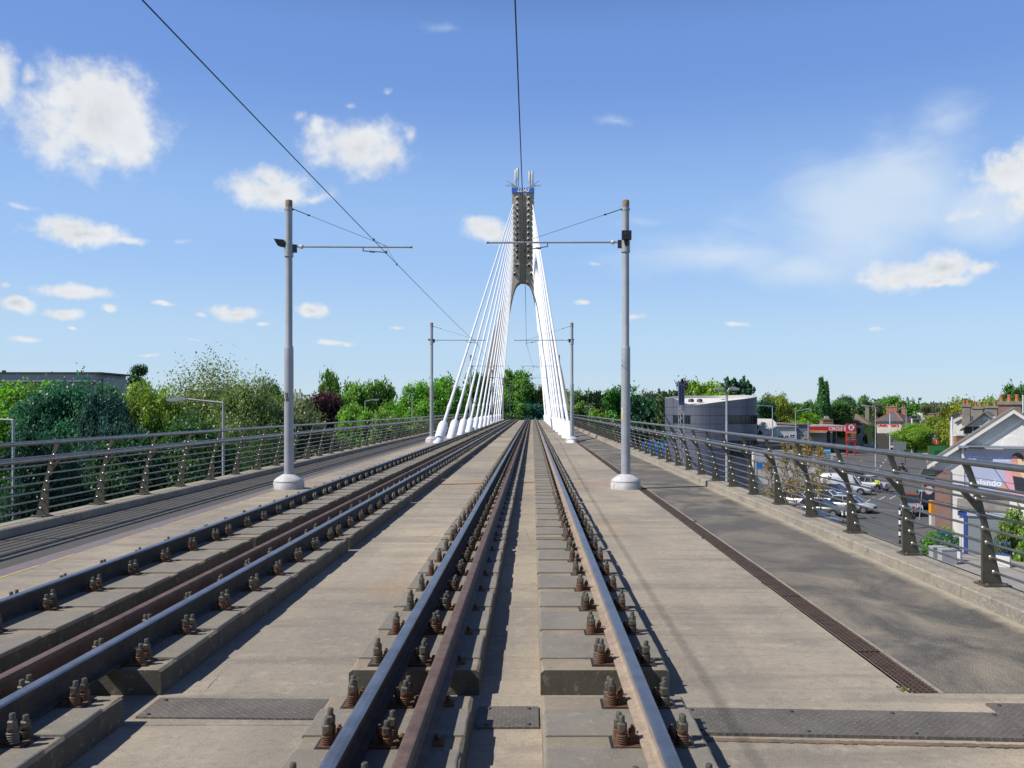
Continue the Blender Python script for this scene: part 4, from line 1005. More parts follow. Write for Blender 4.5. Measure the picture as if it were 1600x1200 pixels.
trees = [
 ('round1', 340, 604, 150, 74, (.085, .13, .035), 'grey green tree filling in behind the tall loose crowned tree'),
 ('round0', 75, 612, 150, 64, (.06, .14, .022), 'mid green tree behind the gap between the two leftmost trees'),
 ('far1', 215, 612, 90, 90, (.07, .13, .022), 'green tree at the foot of the layered cedar'),
 ('far0', 445, 612, 110, 92, (.075, .12, .03), 'green tree below the purple leaved tree'),
 # left bank, near to far
 ('round0', 30, 582, 190, 56, (.09, .19, .018), 'bright green tree at the left picture edge in front of the grey block'),
 ('round2', 104, 596, 130, 52, (.03, .105, .05), 'bluish mid green tree right of the leftmost bright tree'),
 ('round1', 142, 604, 100, 58, (.045, .12, .048), 'pale green tree just left of the dark evergreen on the left bank'),
 ('round0', 180, 598, 100, 49, (.018, .055, .040), 'dark blue green tree left of the yellow green tree'),
 ('round1', 248, 598, 100, 60, YG, 'yellow green tree behind the nearest street lamp on the left'),
 ('spiky', 330, 568, 190, 66, GG, 'tall grey green loose crowned tree right of the yellow green tree'),
 ('round2', 388, 598, 110, 60, (.095, .135, .04), 'grey green tree just left of the nearest left pole'),
 ('round1', 478, 624, 140, 62, (.10, .125, .055), 'low greyish tree just right of the nearest left pole'),
 ('round2', 300, 655, 150, 44, (.03, .075, .018), 'low green tree beneath the tall willow beside the left railing'),
 ('round0', 180, 668, 150, 42, (.02, .06, .02), 'low dark tree beneath the evergreen beside the left railing'),
 ('round1', 60, 672, 130, 38, (.014, .05, .024), 'low dark green tree at the far left under the bright tree'),
 ('spiky', 405, 662, 120, 52, (.035, .07, .016), 'low tree seen through the railing left of the nearest left pole'),
 ('cedar', 216, 576, 48, 125, (.022, .06, .028), 'dark layered cedar on the skyline right of the grey block'),
 ('round2', 425, 597, 66, 96, (.055, .10, .02), 'dark green round topped tree behind the nearest left pole'),
 ('far0', 500, 605, 64, 96, PU, 'purple leaved tree right of the nearest left pole'),
 ('far1', 514, 580, 42, 128, (.075, .15, .02), 'green tree rising above the purple tree'),
 ('far2', 548, 600, 70, 105, VG, 'bright green tree right of the purple tree'),
 ('open', 563, 586, 40, 122, (.10, .15, .05), 'thin pale tree with open crown above the bright green tree'),
 ('far0', 590, 587, 56, 118, VG, 'upright green tree left of the big chestnut on the left'),
 ('far1', 560, 632, 70, 90, (.10, .20, .02), 'bright rounded tree beside the far left street lamps'),
 ('round0', 648, 588, 110, 108, (.085, .20, .018), 'broad bright chestnut left of the second left pole'),
 ('far2', 700, 592, 80, 125, (.075, .18, .018), 'bright chestnut between the second left pole and the stays'),
 ('far0', 610, 634, 70, 86, (.10, .17, .025), 'low yellowish tree above the left railing near the chestnut'),
 ('far2', 664, 655, 70, 92, (.11, .16, .03), 'low bush like tree just left of the second left pole'),
 ('far1', 745, 584, 74, 165, (.05, .12, .02), 'dark tree behind the left fan of stays'),
 ('open', 757, 570, 24, 160, (.03, .06, .02), 'tall narrow open tree behind the left fan of stays'),
 ('far0', 780, 610, 70, 200, (.05, .12, .02), 'tree behind the left leg of the pylon'),
 # beyond the end of the bridge
 ('far2', 806, 579, 54, 242, (.065, .15, .018), 'tall bright tree beyond the bridge, left of the tracks'),
 ('far1', 836, 602, 46, 250, (.045, .12, .03), 'dark green tree at the end of the tracks'),
 ('far0', 866, 598, 56, 246, (.13, .15, .05), 'tree with pale blossom beyond the right stays'),
 ('far1', 824, 628, 44, 236, (.018, .09, .055), 'low bluish green tree closing the view along the tracks'),
 ('far2', 848, 632, 40, 236, (.016, .08, .055), 'low dark teal tree closing the view along the right track'),
 ('far0', 800, 628, 40, 236, (.03, .10, .03), 'low dark green tree left of the tracks beyond the pylon'),
 # right of the pylon
 ('far2', 902, 612, 44, 190, (.06, .13, .03), 'tree just right of the right fan of stays'),
 ('far0', 928, 606, 66, 170, (.10, .14, .035), 'olive green tree right of the second right pole'),
 ('far1', 906, 628, 50, 150, (.085, .15, .025), 'low green tree behind the second right pole'),
 ('far0', 938, 636, 44, 140, (.12, .20, .02), 'low yellow green tree above the right railing'),
 ('far1', 970, 601, 62, 145, (.045, .14, .018), 'deep green tree directly behind the nearest right pole'),
 ('far2', 1000, 622, 60, 140, (.02, .075, .035), 'dark teal tree right of the nearest right pole'),
 ('far0', 1018, 607, 52, 165, (.10, .14, .05), 'pale grey green tree left of the grey curved building'),
 ('plume', 1046, 601, 60, 135, (.065, .10, .035), 'feathery pine left of the blade sign'),
 ('far1', 1074, 594, 44, 150, (.04, .025, .03), 'dark purple tree behind the blade sign'),
 ('plume', 1100, 592, 60, 165, (.03, .07, .025), 'dark plumed cypress behind the bright tree over the curved building'),
 ('far2', 1104, 597, 74, 138, (.135, .22, .018), 'bright yellow green tree rising over the curved building roof'),
 ('plume', 1150, 581, 76, 142, (.025, .07, .030), 'dark cypress with upswept tip over the curved building'),
 ('far0', 1188, 622, 50, 190, (.02, .07, .03), 'dark tree at the right edge of the curved building'),
 ('open', 1213, 605, 46, 200, (.13, .16, .02), 'olive topped round tree right of the curved building'),
 ('far1', 1218, 626, 80, 215, (.06, .14, .03), 'mid green tree below the olive topped tree'),
 ('far0', 1247, 628, 60, 235, (.055, .12, .025), 'green tree left of the poplars'),
 ('round1', 1244, 646, 66, 212, (.13, .235, .016), 'bright rounded tree above the white buildings'),
 ('poplar', 1284, 589, 22, 222, (.045, .12, .03), 'taller of the two poplars on the right skyline'),
 ('poplar', 1292, 595, 16, 224, (.055, .13, .03), 'shorter poplar standing against the taller one'),
 ('far1', 1276, 622, 40, 226, (.055, .13, .03), 'tree at the foot of the poplars'),
 ('far2', 1306, 626, 50, 230, (.05, .11, .025), 'pointed dark tree right of the poplars'),
 ('far0', 1326, 615, 34, 240, (.04, .09, .025), 'dark round tree on the skyline above the brown roofed house'),
 ('far1', 1350, 618, 26, 250, (.06, .14, .03), 'small upright tree right of the dark round skyline tree'),
 ('open', 1368, 621, 34, 250, (.10, .12, .06), 'thin grey tree on the right skyline'),
 ('far2', 1398, 620, 56, 250, (.065, .155, .02), 'broad green tree behind the slate roofed pub'),
 ('far0', 1434, 628, 56, 280, (.065, .145, .02), 'green tree behind the pale roofed sheds'),
 ('far1', 1455, 630, 36, 270, (.09, .10, .05), 'flat topped olive tree behind the grey slate roof'),
 ('round2', 1430, 662, 60, 170, (.12, .21, .02), 'bright leafy tree left of the two round and square signs'),
 ('far2', 1468, 650, 46, 175, (.13, .17, .02), 'yellowish tree left of the white gabled house'),
 ('round0', 1340, 650, 70, 270, (.10, .16, .025), 'light green tree behind the brown roofed house'),
 ('open', 1518, 608, 70, 120, (.14, .17, .015), 'yellow green spreading tree behind the chimneys'),
 ('open', 1496, 618, 50, 125, (.13, .15, .02), 'thin crowned tree at the left of the yellow green one'),
 ('far0', 1560, 616, 50, 110, (.07, .18, .015), 'bright green tree behind the big brick chimney'),
 ('far2', 1592, 603, 60, 115, (.045, .12, .02), 'dark green tree at the right picture edge'),
]
for a in trees: tree(*a[:6], a[6])
def plant(arc, x, y, h, w, colr, label, cat='bush', group=None, name=None):
    cm, tm, w0, h0 = ARC[arc]
    t = thing(name or ('bush' if arc == 'bush' else 'young_tree'), label, cat, (x, y, 0), TR.uniform(0, 6), group)
    c = link('crown', cm, t); c.scale = (w/w0, w/w0, h/h0); c.color = (*colr, 1)
    if tm: k = link('trunk', tm, t); k.scale = (w/w0, w/w0, h/h0)
for k, (px, Z, pt, wd) in enumerate(((1202, 74, 712, 2.6), (1228, 76, 698, 3.0), (1244, 71, 700, 2.8), (1262, 78, 690, 3.4), (1281, 74, 700, 3.0))):
    P = at(px, pt, Z); plant('sparse', P.x, Z, P.z, wd, (.20, .14, .035), '%s young tree with sparse orange leaves beside the car park' % ['leftmost', 'second', 'middle', 'fourth', 'rightmost'][k], 'tree', 'young trees beside the car park')
for k, (px, py, h, w) in enumerate(((1225, 790, 1.6, 3.6), (1240, 782, 1.5, 3.4), (1256, 778, 1.6, 3.6), (1214, 800, 1.3, 3.), (1268, 770, 1.4, 3.))):
    P = ga(px, py); plant('bush', P.x, P.y, h, w, (.12, .20, .03), '%s low bush of the hedge left of the parked cars' % ['second', 'middle', 'fourth', 'nearest', 'farthest'][k], 'bush', 'bushes of the hedge left of the parked cars')
def hedge(name, pts, h, w, colr, label, n=9000, leaf=.16):
    t = thing(name, label, 'hedge', (pts[0][0], pts[0][1], 0))
    P = []; A = Vector(pts[0]); B = Vector(pts[1]); L_ = (B-A).length; d_ = (B-A)/L_; nn = Vector((-d_.y, d_.x, 0))
    u = rng.random(n)*L_; v = rng.uniform(-.5, .5, n)*w; z = rng.random(n)*h; sel = rng.integers(0, 3, n)
    v = np.where(sel == 0, -w/2+rng.normal(0, .1, n), np.where(sel == 1, w/2+rng.normal(0, .1, n), v)); z = np.where(sel == 2, h+rng.normal(0, .12, n), z)
    P = np.stack([d_.x*u+nn.x*v, d_.y*u+nn.y*v, z], 1); N_ = np.stack([nn.x*np.sign(v), nn.y*np.sign(v), (sel == 2)*1.0], 1)
    c = link('foliage', leaf_mesh('foliage', P, N_, leaf), t); c.color = (*colr, 1)
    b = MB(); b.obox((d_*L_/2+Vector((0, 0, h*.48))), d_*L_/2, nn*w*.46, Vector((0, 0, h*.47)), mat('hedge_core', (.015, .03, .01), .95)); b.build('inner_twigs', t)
hedge('hedge', (tuple(ga(1357, 697)), tuple(ga(1392, 696.5))), 5.2, 3, (.045, .12, .03), 'tall dark green hedge in front of the slate roofed pub', 14000, .3)
hedge('hedge', (tuple(ga(1416, 708)), tuple(ga(1450, 708))), 2.5, 2, (.05, .15, .02), 'clipped green hedge below the bright leafy tree', 9000, .2)
# far wood closing the horizon
n = 60000; u = rng.uniform(-420, 470, n); hmax = 9.0+3.5*np.sin(u*.045)+2.5*np.sin(u*.13+1)+1.5*np.sin(u*.31)
P = np.stack([u, 340+rng.uniform(-25, 25, n)+np.abs(u)*.1, rng.random(n)**.7*hmax], 1)
o = link('distant_wood', leaf_mesh('distant_wood', P, np.tile(np.array([0, -.5, .6]), (n, 1)), 1.1), None); o.color = (.05, .10, .03, 1); tag(o, 'distant line of woodland along the horizon', 'wood', kind='stuff')

# ================= street lamps =================
def lamp(px, Z, ptop, arm_px, label, arm_rise=4, head=.75, double=False, r=.075, name='street_lamp'):
    P = at(px, ptop, Z); h = P.z; e = (arm_px-px)*Z/F
    t = thing(name, label, 'street lamp', (P.x, Z, 0), 0)
    b = MB(); b.tube([(0, 0, 0), (0, 0, 1.6), (0, 0, 1.65), (0, 0, h)], [r*1.5, r*1.45, r, r*.75], M_POLE, 12); b.build('column', t)
    ends = [e, -e] if double else [e]
    for q in ends:
        s = 1 if q > 0 else -1; rs = arm_rise*Z/F
        b = MB(); xh = q-s*head
        b.tube([(0, 0, h-.02), (xh*.15, 0, h+rs*.1), (xh, 0, h+rs)], [r*.7, r*.6, r*.5], M_POLE, 8); b.build('arm', t)
        b = MB(); z = h+rs
        b.prism([(xh-s*.05, z-.05), (xh+s*head*.6, z-.10), (q, z-.07), (q+s*.02, z), (xh+s*head*.5, z+.10), (xh, z+.05)][::s], -.15, .15, M_POLE)
        b.box(min(xh+s*head*.35, q-s*.05), max(xh+s*head*.35, q-s*.05), -.11, .11, z-.125, z-.085, M_CREAMC); b.build('lamp_head', t)
    return t
lamp(349, 40, 629, 262, 'street lamp with a long arm to the left, between the railing and grey green trees', 5.5, .85)
lamp(21, 36, 656, -62, 'street lamp at the left picture edge with its arm cut off', 1, .85)
lamp(327, 84, 644, 318, 'small double armed street lamp just left of the long armed lamp', 0, .4, True)
lamp(549, 105, 636, 565, 'street lamp in front of the bright trees, first right of the nearest left pole', 3, .6)
lamp(570.5, 98, 627, 591, 'street lamp with an arm to the right, beside a grey road sign', 2.5, .6)
lamp(644, 100, 615, 630, 'faint street lamp in front of the broad chestnut', 1, .5)
lamp(921, 120, 635, 929, 'small double armed street lamp above the right railing, near the stays', 0, .5, True)
tdl = lamp(1135.5, 54, 614, 1155, 'close double headed street lamp standing before the curved grey building', 7, .62, True, .095)
lamp(1207, 112, 635, 1180, 'street lamp over the white shed roof with its arm to the left', 1.5, .6)
lamp(1243, 115, 643, 1267, 'street lamp in front of the white block with its arm to the right', 4, .6)
lamp(1368, 105, 636, 1346, 'tall street lamp in front of the hedge, arm pointing left', 2.5, .6)
lamp(1416, 190, 639, 1404, 'distant street lamp right of the pub, arm pointing left', .5, .7, r=.1)
def plainpole(px, Z, ptop, label, r, m_=None, cam_=False):
    P = at(px, ptop, Z); t = thing('utility_pole', label, 'pole', (P.x, Z, 0)); b = MB(); b.tube([(0, 0, 0), (0, 0, P.z)], [r, r*.8], m_ or M_POLE, 10); b.build('column', t)
    b = MB(); b.lathe([(r, 0), (r*1.5, .05), (r, .15)], (0, 0, P.z-.05), M_DARK, 8)
    if cam_: b.box(-.2, 1.0, -.2, .2, P.z-.3, P.z+.1, M_DARK)
    b.build('cap', t)
M_WPOLE = mat('white_pole_paint', (.68, .69, .71), .5)
plainpole(1263, 108, 656, 'bare grey pole in front of the petrol station canopy', .09)
plainpole(1425, 175, 651, 'thick white pole with a dark box, right of the pub', .21, M_WPOLE, True)
plainpole(1390.5, 190, 645, 'thin white flagpole in front of the cream pub wall', .11, M_WPOLE)
plainpole(1487.5, 100, 650, 'white pole standing against the white gabled house', .13, M_WPOLE)
plainpole(1431, 200, 640, 'thin dark pole among the roofs right of the pub', .08, M_DARK)
plainpole(1598.5, 60, 616, 'pale pole with a round head at the right picture edge', .06, M_WPOLE)
t = thing('road_sign', 'grey back of a road sign beside a street lamp on the left', 'road sign', (at(578, 640, 100).x, 100.5, 0))
b = MB(); b.box(-.8, .8, 0, .06, 6.0, 8.6, mat('sign_back_grey', (.22, .25, .28), .5)); b.build('sign_panel', t)
b = MB(); b.tube([(0, .1, 0), (0, .1, 8.4)], .07, M_POLE, 8); b.build('post', t)

# weeds growing in the drain edge
for k, (x, y, h) in enumerate(((2.50, 12.6, .05), (2.52, 11.9, .07), (2.73, 14.5, .05), (2.51, 9.3, .04), (2.55, 20.2, .06), (2.49, 5.82, .05))):
    n = 34; P_ = rng.normal(0, 1, (n, 3))*np.array([.018, .03, .22*h]); P_[:, 2] = np.abs(P_[:, 2])+.005
    o = link('weed', leaf_mesh('weed', P_, np.tile(np.array([0, 0, 1.]), (n, 1)), .014), None, (x, y, DK)); o.color = (.06, .07, .015, 1)
    tag(o, ['second weed tuft', 'largest weed tuft', 'fourth weed tuft', 'nearest weed tuft but one', 'farthest weed tuft', 'nearest weed tuft, by the drain end'][k]+' growing beside the rusty drain grating', 'weed', 'weeds beside the drain grating')

# ================= buildings =================
M_RENDER = mat('white_render', (.70, .69, .66), .9, 0, (.58, .57, .54), .6, .25, 12)
M_ROUGH = mat('roughcast_render', (.72, .71, .68), .95, 0, (.61, .60, .57), 1.2, .8, 9)
M_CREAM = mat('cream_render', (.62, .58, .49), .9, 0, (.52, .48, .40), .5, .2, 12)
M_SLATE = m_tile('slate_roof', (.085, .08, .085), (.12, .11, .115)); M_BROWNT = m_tile('brown_tile_roof', (.13, .095, .07), (.19, .135, .10)); M_REDT = m_tile('red_tile_roof', (.26, .10, .06), (.33, .15, .09))
M_GREYT = m_tile('weathered_slate', (.20, .19, .17), (.13, .12, .11))
M_BRICK = m_brick('red_brick', (.22, .075, .05), (.15, .05, .035), (.40, .36, .32)); M_OBRICK = m_brick('orange_brick', (.36, .14, .07), (.28, .10, .05), (.30, .22, .17))
M_POT = mat('clay_chimney_pot', (.48, .19, .08), .8, 0, (.36, .13, .06), 3); M_CPOT = mat('cream_chimney_pot', (.60, .52, .36), .8)
M_STACK = mat('rendered_chimney', (.26, .24, .20), .9, 0, (.18, .165, .14), 1.5)
M_GLASS = mat('dark_window_glass', (.02, .026, .035), .08, 0, spec=.8); M_FRAME = mat('white_window_frame', (.7, .7, .7), .5)
M_LEAD = mat('ridge_red', (.42, .12, .05), .8); M_GUT = mat('black_fascia', (.03, .03, .032), .6); M_WFAS = mat('white_fascia', (.66, .65, .62), .6)
def win(b, x, z, w, h, y, glass=None):
    b.box(x-w/2-.07, x+w/2+.07, y-.05, y-.005, z-.09, z, M_FRAME); b.box(x-w/2-.07, x+w/2+.07, y-.05, y-.005, z+h, z+h+.07, M_FRAME)
    b.box(x-w/2-.07, x-w/2, y-.05, y-.005, z, z+h, M_FRAME); b.box(x+w/2, x+w/2+.07, y-.05, y-.005, z, z+h, M_FRAME); b.box(x-.025, x+.025, y-.045, y-.01, z, z+h, M_FRAME)
    b.box(x-w/2, x+w/2, y-.02, y-.004, z, z+h, M_GLASS)
def house(name, label, cat, c, w, d, e, r, kind='x', wall=None, roof=None, rot=0, chim=(), wins=(), ridge=None, over=.35, chm=None, pot=None, fas=None, extra=None):
    """kind: 'x' ridge left-right, 'y' gable faces the viewer, 'hip'"""
    t = thing(name, label, cat, (c[0], c[1], 0), rot); wall = wall or M_RENDER; roof = roof or M_SLATE
    b = MB(); w2 = w/2
    if kind == 'y': b.prism([(-w2, 0), (w2, 0), (w2, e), (0, r), (-w2, e)], 0, d, wall)
    elif kind == 'x':
        b.prism([(0, 0), (d, 0), (d, e), (d/2, r), (0, e)], -w2, w2, wall, 'yz')
    else: b.box(-w2, w2, 0, d, 0, e, wall)
    b.build('wall', t)
    b = MB(); o = over; th = .16
    if kind == 'y':
        k = (r-e)/w2
        for s in (-1, 1): b.prism([(s*(w2+o), e-k*o+.03), (0, r+.03), (0, r+.03+th), (s*(w2+o), e-k*o+.03+th)], -o, d+o, roof)
    elif kind == 'x':
        k = (r-e)/(d/2)
        for s in (0, 1):
            P = [(-o, e-k*o+.03), (d/2, r+.03), (d/2, r+.03+th), (-o, e-k*o+.03+th)]
            if s: P = [(d-a, z) for a, z in P]
            b.prism(P, -w2-o, w2+o, roof, 'yz')
    else:
        rl = max(0, w2-d/2*.9); z = e+.03; o2 = o
        v = [(-w2-o2, -o2, z), (w2+o2, -o2, z), (w2+o2, d+o2, z), (-w2-o2, d+o2, z), (-rl, d/2, r), (rl, d/2, r), (-w2-o2, -o2, z-.12), (w2+o2, -o2, z-.12), (w2+o2, d+o2, z-.12), (-w2-o2, d+o2, z-.12)]
        b.add(v, [(0, 1, 5, 4), (1, 2, 5), (2, 3, 4, 5), (3, 0, 4), (0, 6, 7, 1), (1, 7, 8, 2), (2, 8, 9, 3), (3, 9, 6, 0), (6, 9, 8, 7)], roof)
    rf = b.build('roof', t)
    if ridge:
        b = MB()
        if kind == 'hip':
            for p, q in (((-rl, d/2, r), (rl, d/2, r)), ((-rl, d/2, r), (-w2-o, -o, e+.03)), ((rl, d/2, r), (w2+o, -o, e+.03)), ((rl, d/2, r), (w2+o, d+o, e+.03))): b.tube([p, q], .13, ridge, 6)
        elif kind == 'y': b.tube([(0, -o, r+th+.05), (0, d+o, r+th+.05)], .12, ridge, 6)
        else: b.tube([(-w2-o, d/2, r+th+.05), (w2+o, d/2, r+th+.05)], .12, ridge, 6)
        b.build('ridge_tiles', rf)
    for (cx, cy, cw, cdp, ct, npot) in chim:
        b = MB(); cm_ = chm or M_BRICK
        b.box(cx-cw/2, cx+cw/2, cy-cdp/2, cy+cdp/2, e, ct-.25, cm_); b.box(cx-cw/2-.1, cx+cw/2+.1, cy-cdp/2-.1, cy+cdp/2+.1, ct-.25, ct, M_STACK)
        for q in range(npot):
            xx = cx-cw/2+.22+(cw-.44)*q/max(1, npot-1) if npot > 1 else cx
            b.lathe([(.16, 0), (.13, .4), (.16, .45), (.15, .5)], (xx, cy, ct), pot or M_POT, 10)
        b.build('chimney', rf)
    for (x, z, ww, hh) in wins:
        b = MB(); win(b, x, z, ww, hh, 0); b.build('window', t)
    if fas:
        b = MB()
        if kind == 'y':
            for s in (-1, 1): b.prism([(s*(w2+o), e-k*o-.22), (0, r-.2), (0, r+.03), (s*(w2+o), e-k*o+.03)], -o-.04, -o-.005, fas)
        else: b.box(-w2-o, w2+o, -o-.04, -o-.005, e-.25, e+.0, fas)
        b.build('fascia', t)
    return t
def X_(px, Z): return (px-VX)*Z/F
def Z_(py, Z): return EYE+(HY-py)*Z/F

# --- the big white gable with the advertisement ---
GZ = 56.0; GR = -R(28)
gcx = X_(1584, GZ)
def fx(px, off=0.0):      # position along the turned facade seen at photo column px
    m = (px-VX)/F; cy = GZ-off*math.cos(GR); cx_ = gcx-off*math.sin(-GR)
    return (m*cy-cx_)/(math.cos(GR)+m*math.sin(-GR))
def fz(py, px): return EYE+(HY-py)*(GZ-fx(px)*math.sin(-GR))/F
gx = gcx; gw = -2*fx(1461); ge = fz(720, 1458); gr = Z_(641, GZ)
gh = house('gable_building', 'white roughcast building with a big gable and an advertising hoarding, right edge', 'building', (gx, GZ), gw, 11, ge, gr, 'y', M_ROUGH, M_GREYT, GR, chim=((-.1, 9.2, 1.45, .9, Z_(627, 64), 3),), over=.45, fas=M_WFAS)
b = MB(); x0 = fx(1461.5); b.box(x0-.02, x0+.93, -.12, .02, 0, fz(735, 1470), M_BRICK); b.build('brick_pier', gh)
b = MB(); cx = fx(1583); b.lathe([(.62, -.03), (.62, .03)], (cx, 0-.02, Z_(696, GZ)), M_ROUGH, 20, axis='y'); b.build('round_moulding', gh)
BX0, BX1 = fx(1507), fx(1507)+8.6; BZ0, BZ1 = fz(773, 1550), fz(704, 1550)
M_ADV = mat('lilac_poster', (.43, .47, .64), .6, 0, (.40, .44, .61), .4)
hb = thing('advertising_hoarding', 'lilac grey poster hoarding on the gable wall with a blonde woman in pink', 'hoarding', (gx-.14*math.sin(-GR), GZ-.14*math.cos(GR), 0), GR)
b = MB(); b.box(BX0, BX1, -.10, 0, BZ0, BZ1, M_ADV); b.build('poster', hb)
b = MB(); b.box(BX0-.16, BX0-.005, -.16, .0, BZ0-.1, BZ1+.3, M_WFAS); b.box(BX0-.35, BX1, -.55, -.0, BZ1+.16, BZ1+.32, mat('zinc_grey', (.40, .42, .45), .4, .6)); b.box(BX0-.16, BX1, -.16, 0, BZ0-.12, BZ0-.01, M_WFAS)
b.box(BX0+.1, BX1, -.14, -.01, BZ1+.01, BZ1+.10, M_WFAS); b.build('frame', hb)
b = MB(); b.tube([(BX0+.9, -.5, BZ1+.15), (BX0+1.5, -1.25, BZ1-.75)], .025, M_DARK, 6); b.box(BX0+.25, BX0+1.15, -.62, -.56, BZ1+.12, BZ1+.24, M_DARK); b.build('light_bracket', hb)
text('zalando', .60, 'lettering', M_LET, hb, (fx(1541.5), -.104, fz(754.5, 1550)), extrude=.004, bold=.012, sx=.95)
text('Q  What do I wear to the', .19, 'lettering', M_LET, hb, (fx(1540), -.104, fz(714.5, 1550)), extrude=.003)
text('first day in my new life?', .19, 'lettering', M_LET, hb, (fx(1553), -.104, fz(718.8, 1550)), extrude=.003)
def flat(pts, k, mm, bb): bb.poly([(BX0+x*.72, -.103-.004*k, BZ0+z) for x, z in pts], mm)
M_SK = mat('poster_skin', (.66, .33, .24), .6); M_HR = mat('poster_hair', (.72, .55, .36), .6); M_HRD = mat('poster_dark_hair', (.10, .055, .04), .6); M_PK = mat('poster_pink', (.68, .36, .42), .6); M_BK = mat('poster_black', (.03, .03, .05), .6)
b = MB()
def ell(cx, cz, rx, rz, n=20, a0=0, a1=2*PI): return [(cx+rx*math.cos(a0+(a1-a0)*i/n), cz+rz*math.sin(a0+(a1-a0)*i/n)) for i in range(n)]
flat([(3.05, .35), (3.35, .9), (3.15, 1.6), (3.3, 1.9), (3.9, 2.1), (4.9, 2.2), (5.6, 1.7), (5.8, .2), (4.2, .0)], 1, M_PK, b)
flat([(2.4, .05), (2.7, .35), (3.35, .85), (3.5, .55), (3.1, .1), (2.9, 0.0)], 2, M_SK, b)
flat([(4.1, .2), (3.95, .9), (3.75, 1.8), (4.2, 2.0), (4.9, 1.2), (5.0, .1)], 2, M_BK, b)
flat([(3.8, 1.3), (3.7, 1.95), (4.3, 2.1), (5.0, 1.7), (4.7, 1.2)], 3, M_SK, b)
flat(ell(4.42, 2.22, .66, .62), 4, M_HR, b); flat(ell(4.28, 2.42, .48, .38), 5, M_HRD, b)
flat(ell(4.05, 2.18, .30, .42), 6, M_SK, b); flat([(4.25, 2.5), (4.6, 2.35), (4.95, 1.6), (4.8, 1.1), (4.5, 1.4), (4.3, 1.9)], 7, M_HR, b)
flat([(3.87, 2.27), (3.99, 2.3), (3.99, 2.26), (3.87, 2.24)], 7, M_HRD, b); flat([(4.1, 2.28), (4.22, 2.27), (4.22, 2.24), (4.1, 2.25)], 7, M_HRD, b); flat([(3.93, 1.96), (4.12, 1.97), (4.03, 1.91)], 7, mat('poster_lips', (.45, .08, .07), .6), b)
b.build('printed_figure', hb)
M_SBLUE = mat('shop_blue_paint', (.03, .075, .33), .5, 0, (.025, .06, .27), 2); M_SHUT = mat('roller_shutter', (.33, .37, .40), .45, .4)
sh = thing('shop_front', 'blue framed shop extension with a closed grey roller shutter below the hoarding', 'shop', (gx, GZ, 0), GR)
sx0, sx1 = fx(1500), fx(1576); sz = fz(797, 1540)
b = MB(); b.prism([(-1.25, 0), (-.13, 0), (-.13, sz+.55), (-1.25, sz+.1)], sx0, sx1, M_ROUGH, 'yz'); b.build('wall', sh)
b = MB(); b.prism([(-1.45, sz+.05), (-.135, sz+.60), (-.135, sz+.72), (-1.45, sz+.17)], sx0-.15, sx1+.1, M_GREYT, 'yz'); b.build('roof', sh)
b = MB(); b.box(sx0-.1, sx1, -1.36, -1.26, sz-.30, sz, M_SBLUE); b.build('fascia', sh)
b = MB(); b.box(fx(1506.5), fx(1512), -1.36, -1.26, 0, sz-.31, M_SBLUE); b.build('pilaster', sh)
b = MB(); b.box(fx(1570), fx(1575), -1.36, -1.26, 0, sz-.31, M_FRAME); b.build('pilaster', sh)
b = MB(); q0, q1 = fx(1513), fx(1569)
for k in range(26): b.box(q0, q1, -1.31+.0, -1.27, .15+k*.095, .15+k*.095+.08, M_SHUT)
b.box(q0-.05, q1+.05, -1.42, -1.27, .15+26*.095, .15+26*.095+.35, mat('shutter_box', (.42, .46, .5), .5)); b.build('roller_shutter', sh)
# neighbouring skewed shop
s2 = thing('shop_front', 'white and blue shop front with a painted name board at the right picture edge', 'shop', (gx+fx(1577)*math.cos(GR)-1.3*math.sin(-GR), GZ-fx(1577)*math.sin(-GR)-1.3*math.cos(GR), 0), R(-52))
b = MB(); b.box(0, 7, 0, .3, 0, 3.9, M_RENDER); b.build('wall', s2)
b = MB(); b.box(0, 6.6, -.10, -.003, 2.35, 3.15, M_WFAS); sgn = b.build('name_board', s2); text('VINCENTS', .44, 'lettering', M_SBLUE, sgn, (1.3, -.105, 2.78), extrude=.006, bold=.012)
b = MB(); b.box(0, .35, -.12, -.003, 0, 2.34, M_SBLUE); b.build('pilaster', s2)
b = MB(); b.box(.4, 6.6, -.10, -.003, 0, .75, M_SBLUE); b.box(.4, 6.6, -.10, -.003, .76, 1.0, M_FRAME); b.build('stall_riser', s2)
b = MB(); win(b, 1.7, 1.1, 2.2, 1.1, -.02); win(b, 4.5, 1.1, 2.4, 1.1, -.02); b.build('shop_window', s2)
# low wall with blue railings
def picket(name, label, p, q, h0, h1):
    t = thing(name, label, 'railing wall', (p[0], p[1], 0)); P = Vector((0, 0, 0)); Q = Vector((q[0]-p[0], q[1]-p[1], 0)); L_ = Q.length; d_ = Q/L_; n_ = Vector((-d_.y, d_.x, 0))
    b = MB(); b.obox(d_*L_/2+Vector((0, 0, h0/2)), d_*L_/2, n_*.12, Vector((0, 0, h0/2)), M_RENDER); b.build('low_wall', t)
    b = MB(); b.obox(d_*L_/2+Vector((0, 0, h0+.03)), d_*L_/2, n_*.14, Vector((0, 0, .028)), M_SBLUE); b.build('coping', t)
    b = MB(); b.obox(d_*L_/2+Vector((0, 0, h1)), d_*L_/2, n_*.025, Vector((0, 0, .03)), M_SBLUE)
    k = int(L_/.16)
    for i in range(k+1): b.tube([d_*(L_*i/k)+Vector((0, 0, h0+.06)), d_*(L_*i/k)+Vector((0, 0, h1-.03))], .012, M_SBLUE, 5)
    b.build('blue_pickets', t)
    return t
pa, pb = ga(1462, 874), ga(1502, 880)
picket('ramp_wall', 'white low wall with blue pickets left of the roller shutter', (pa.x, pa.y), (pb.x, pb.y), .75, 1.75)
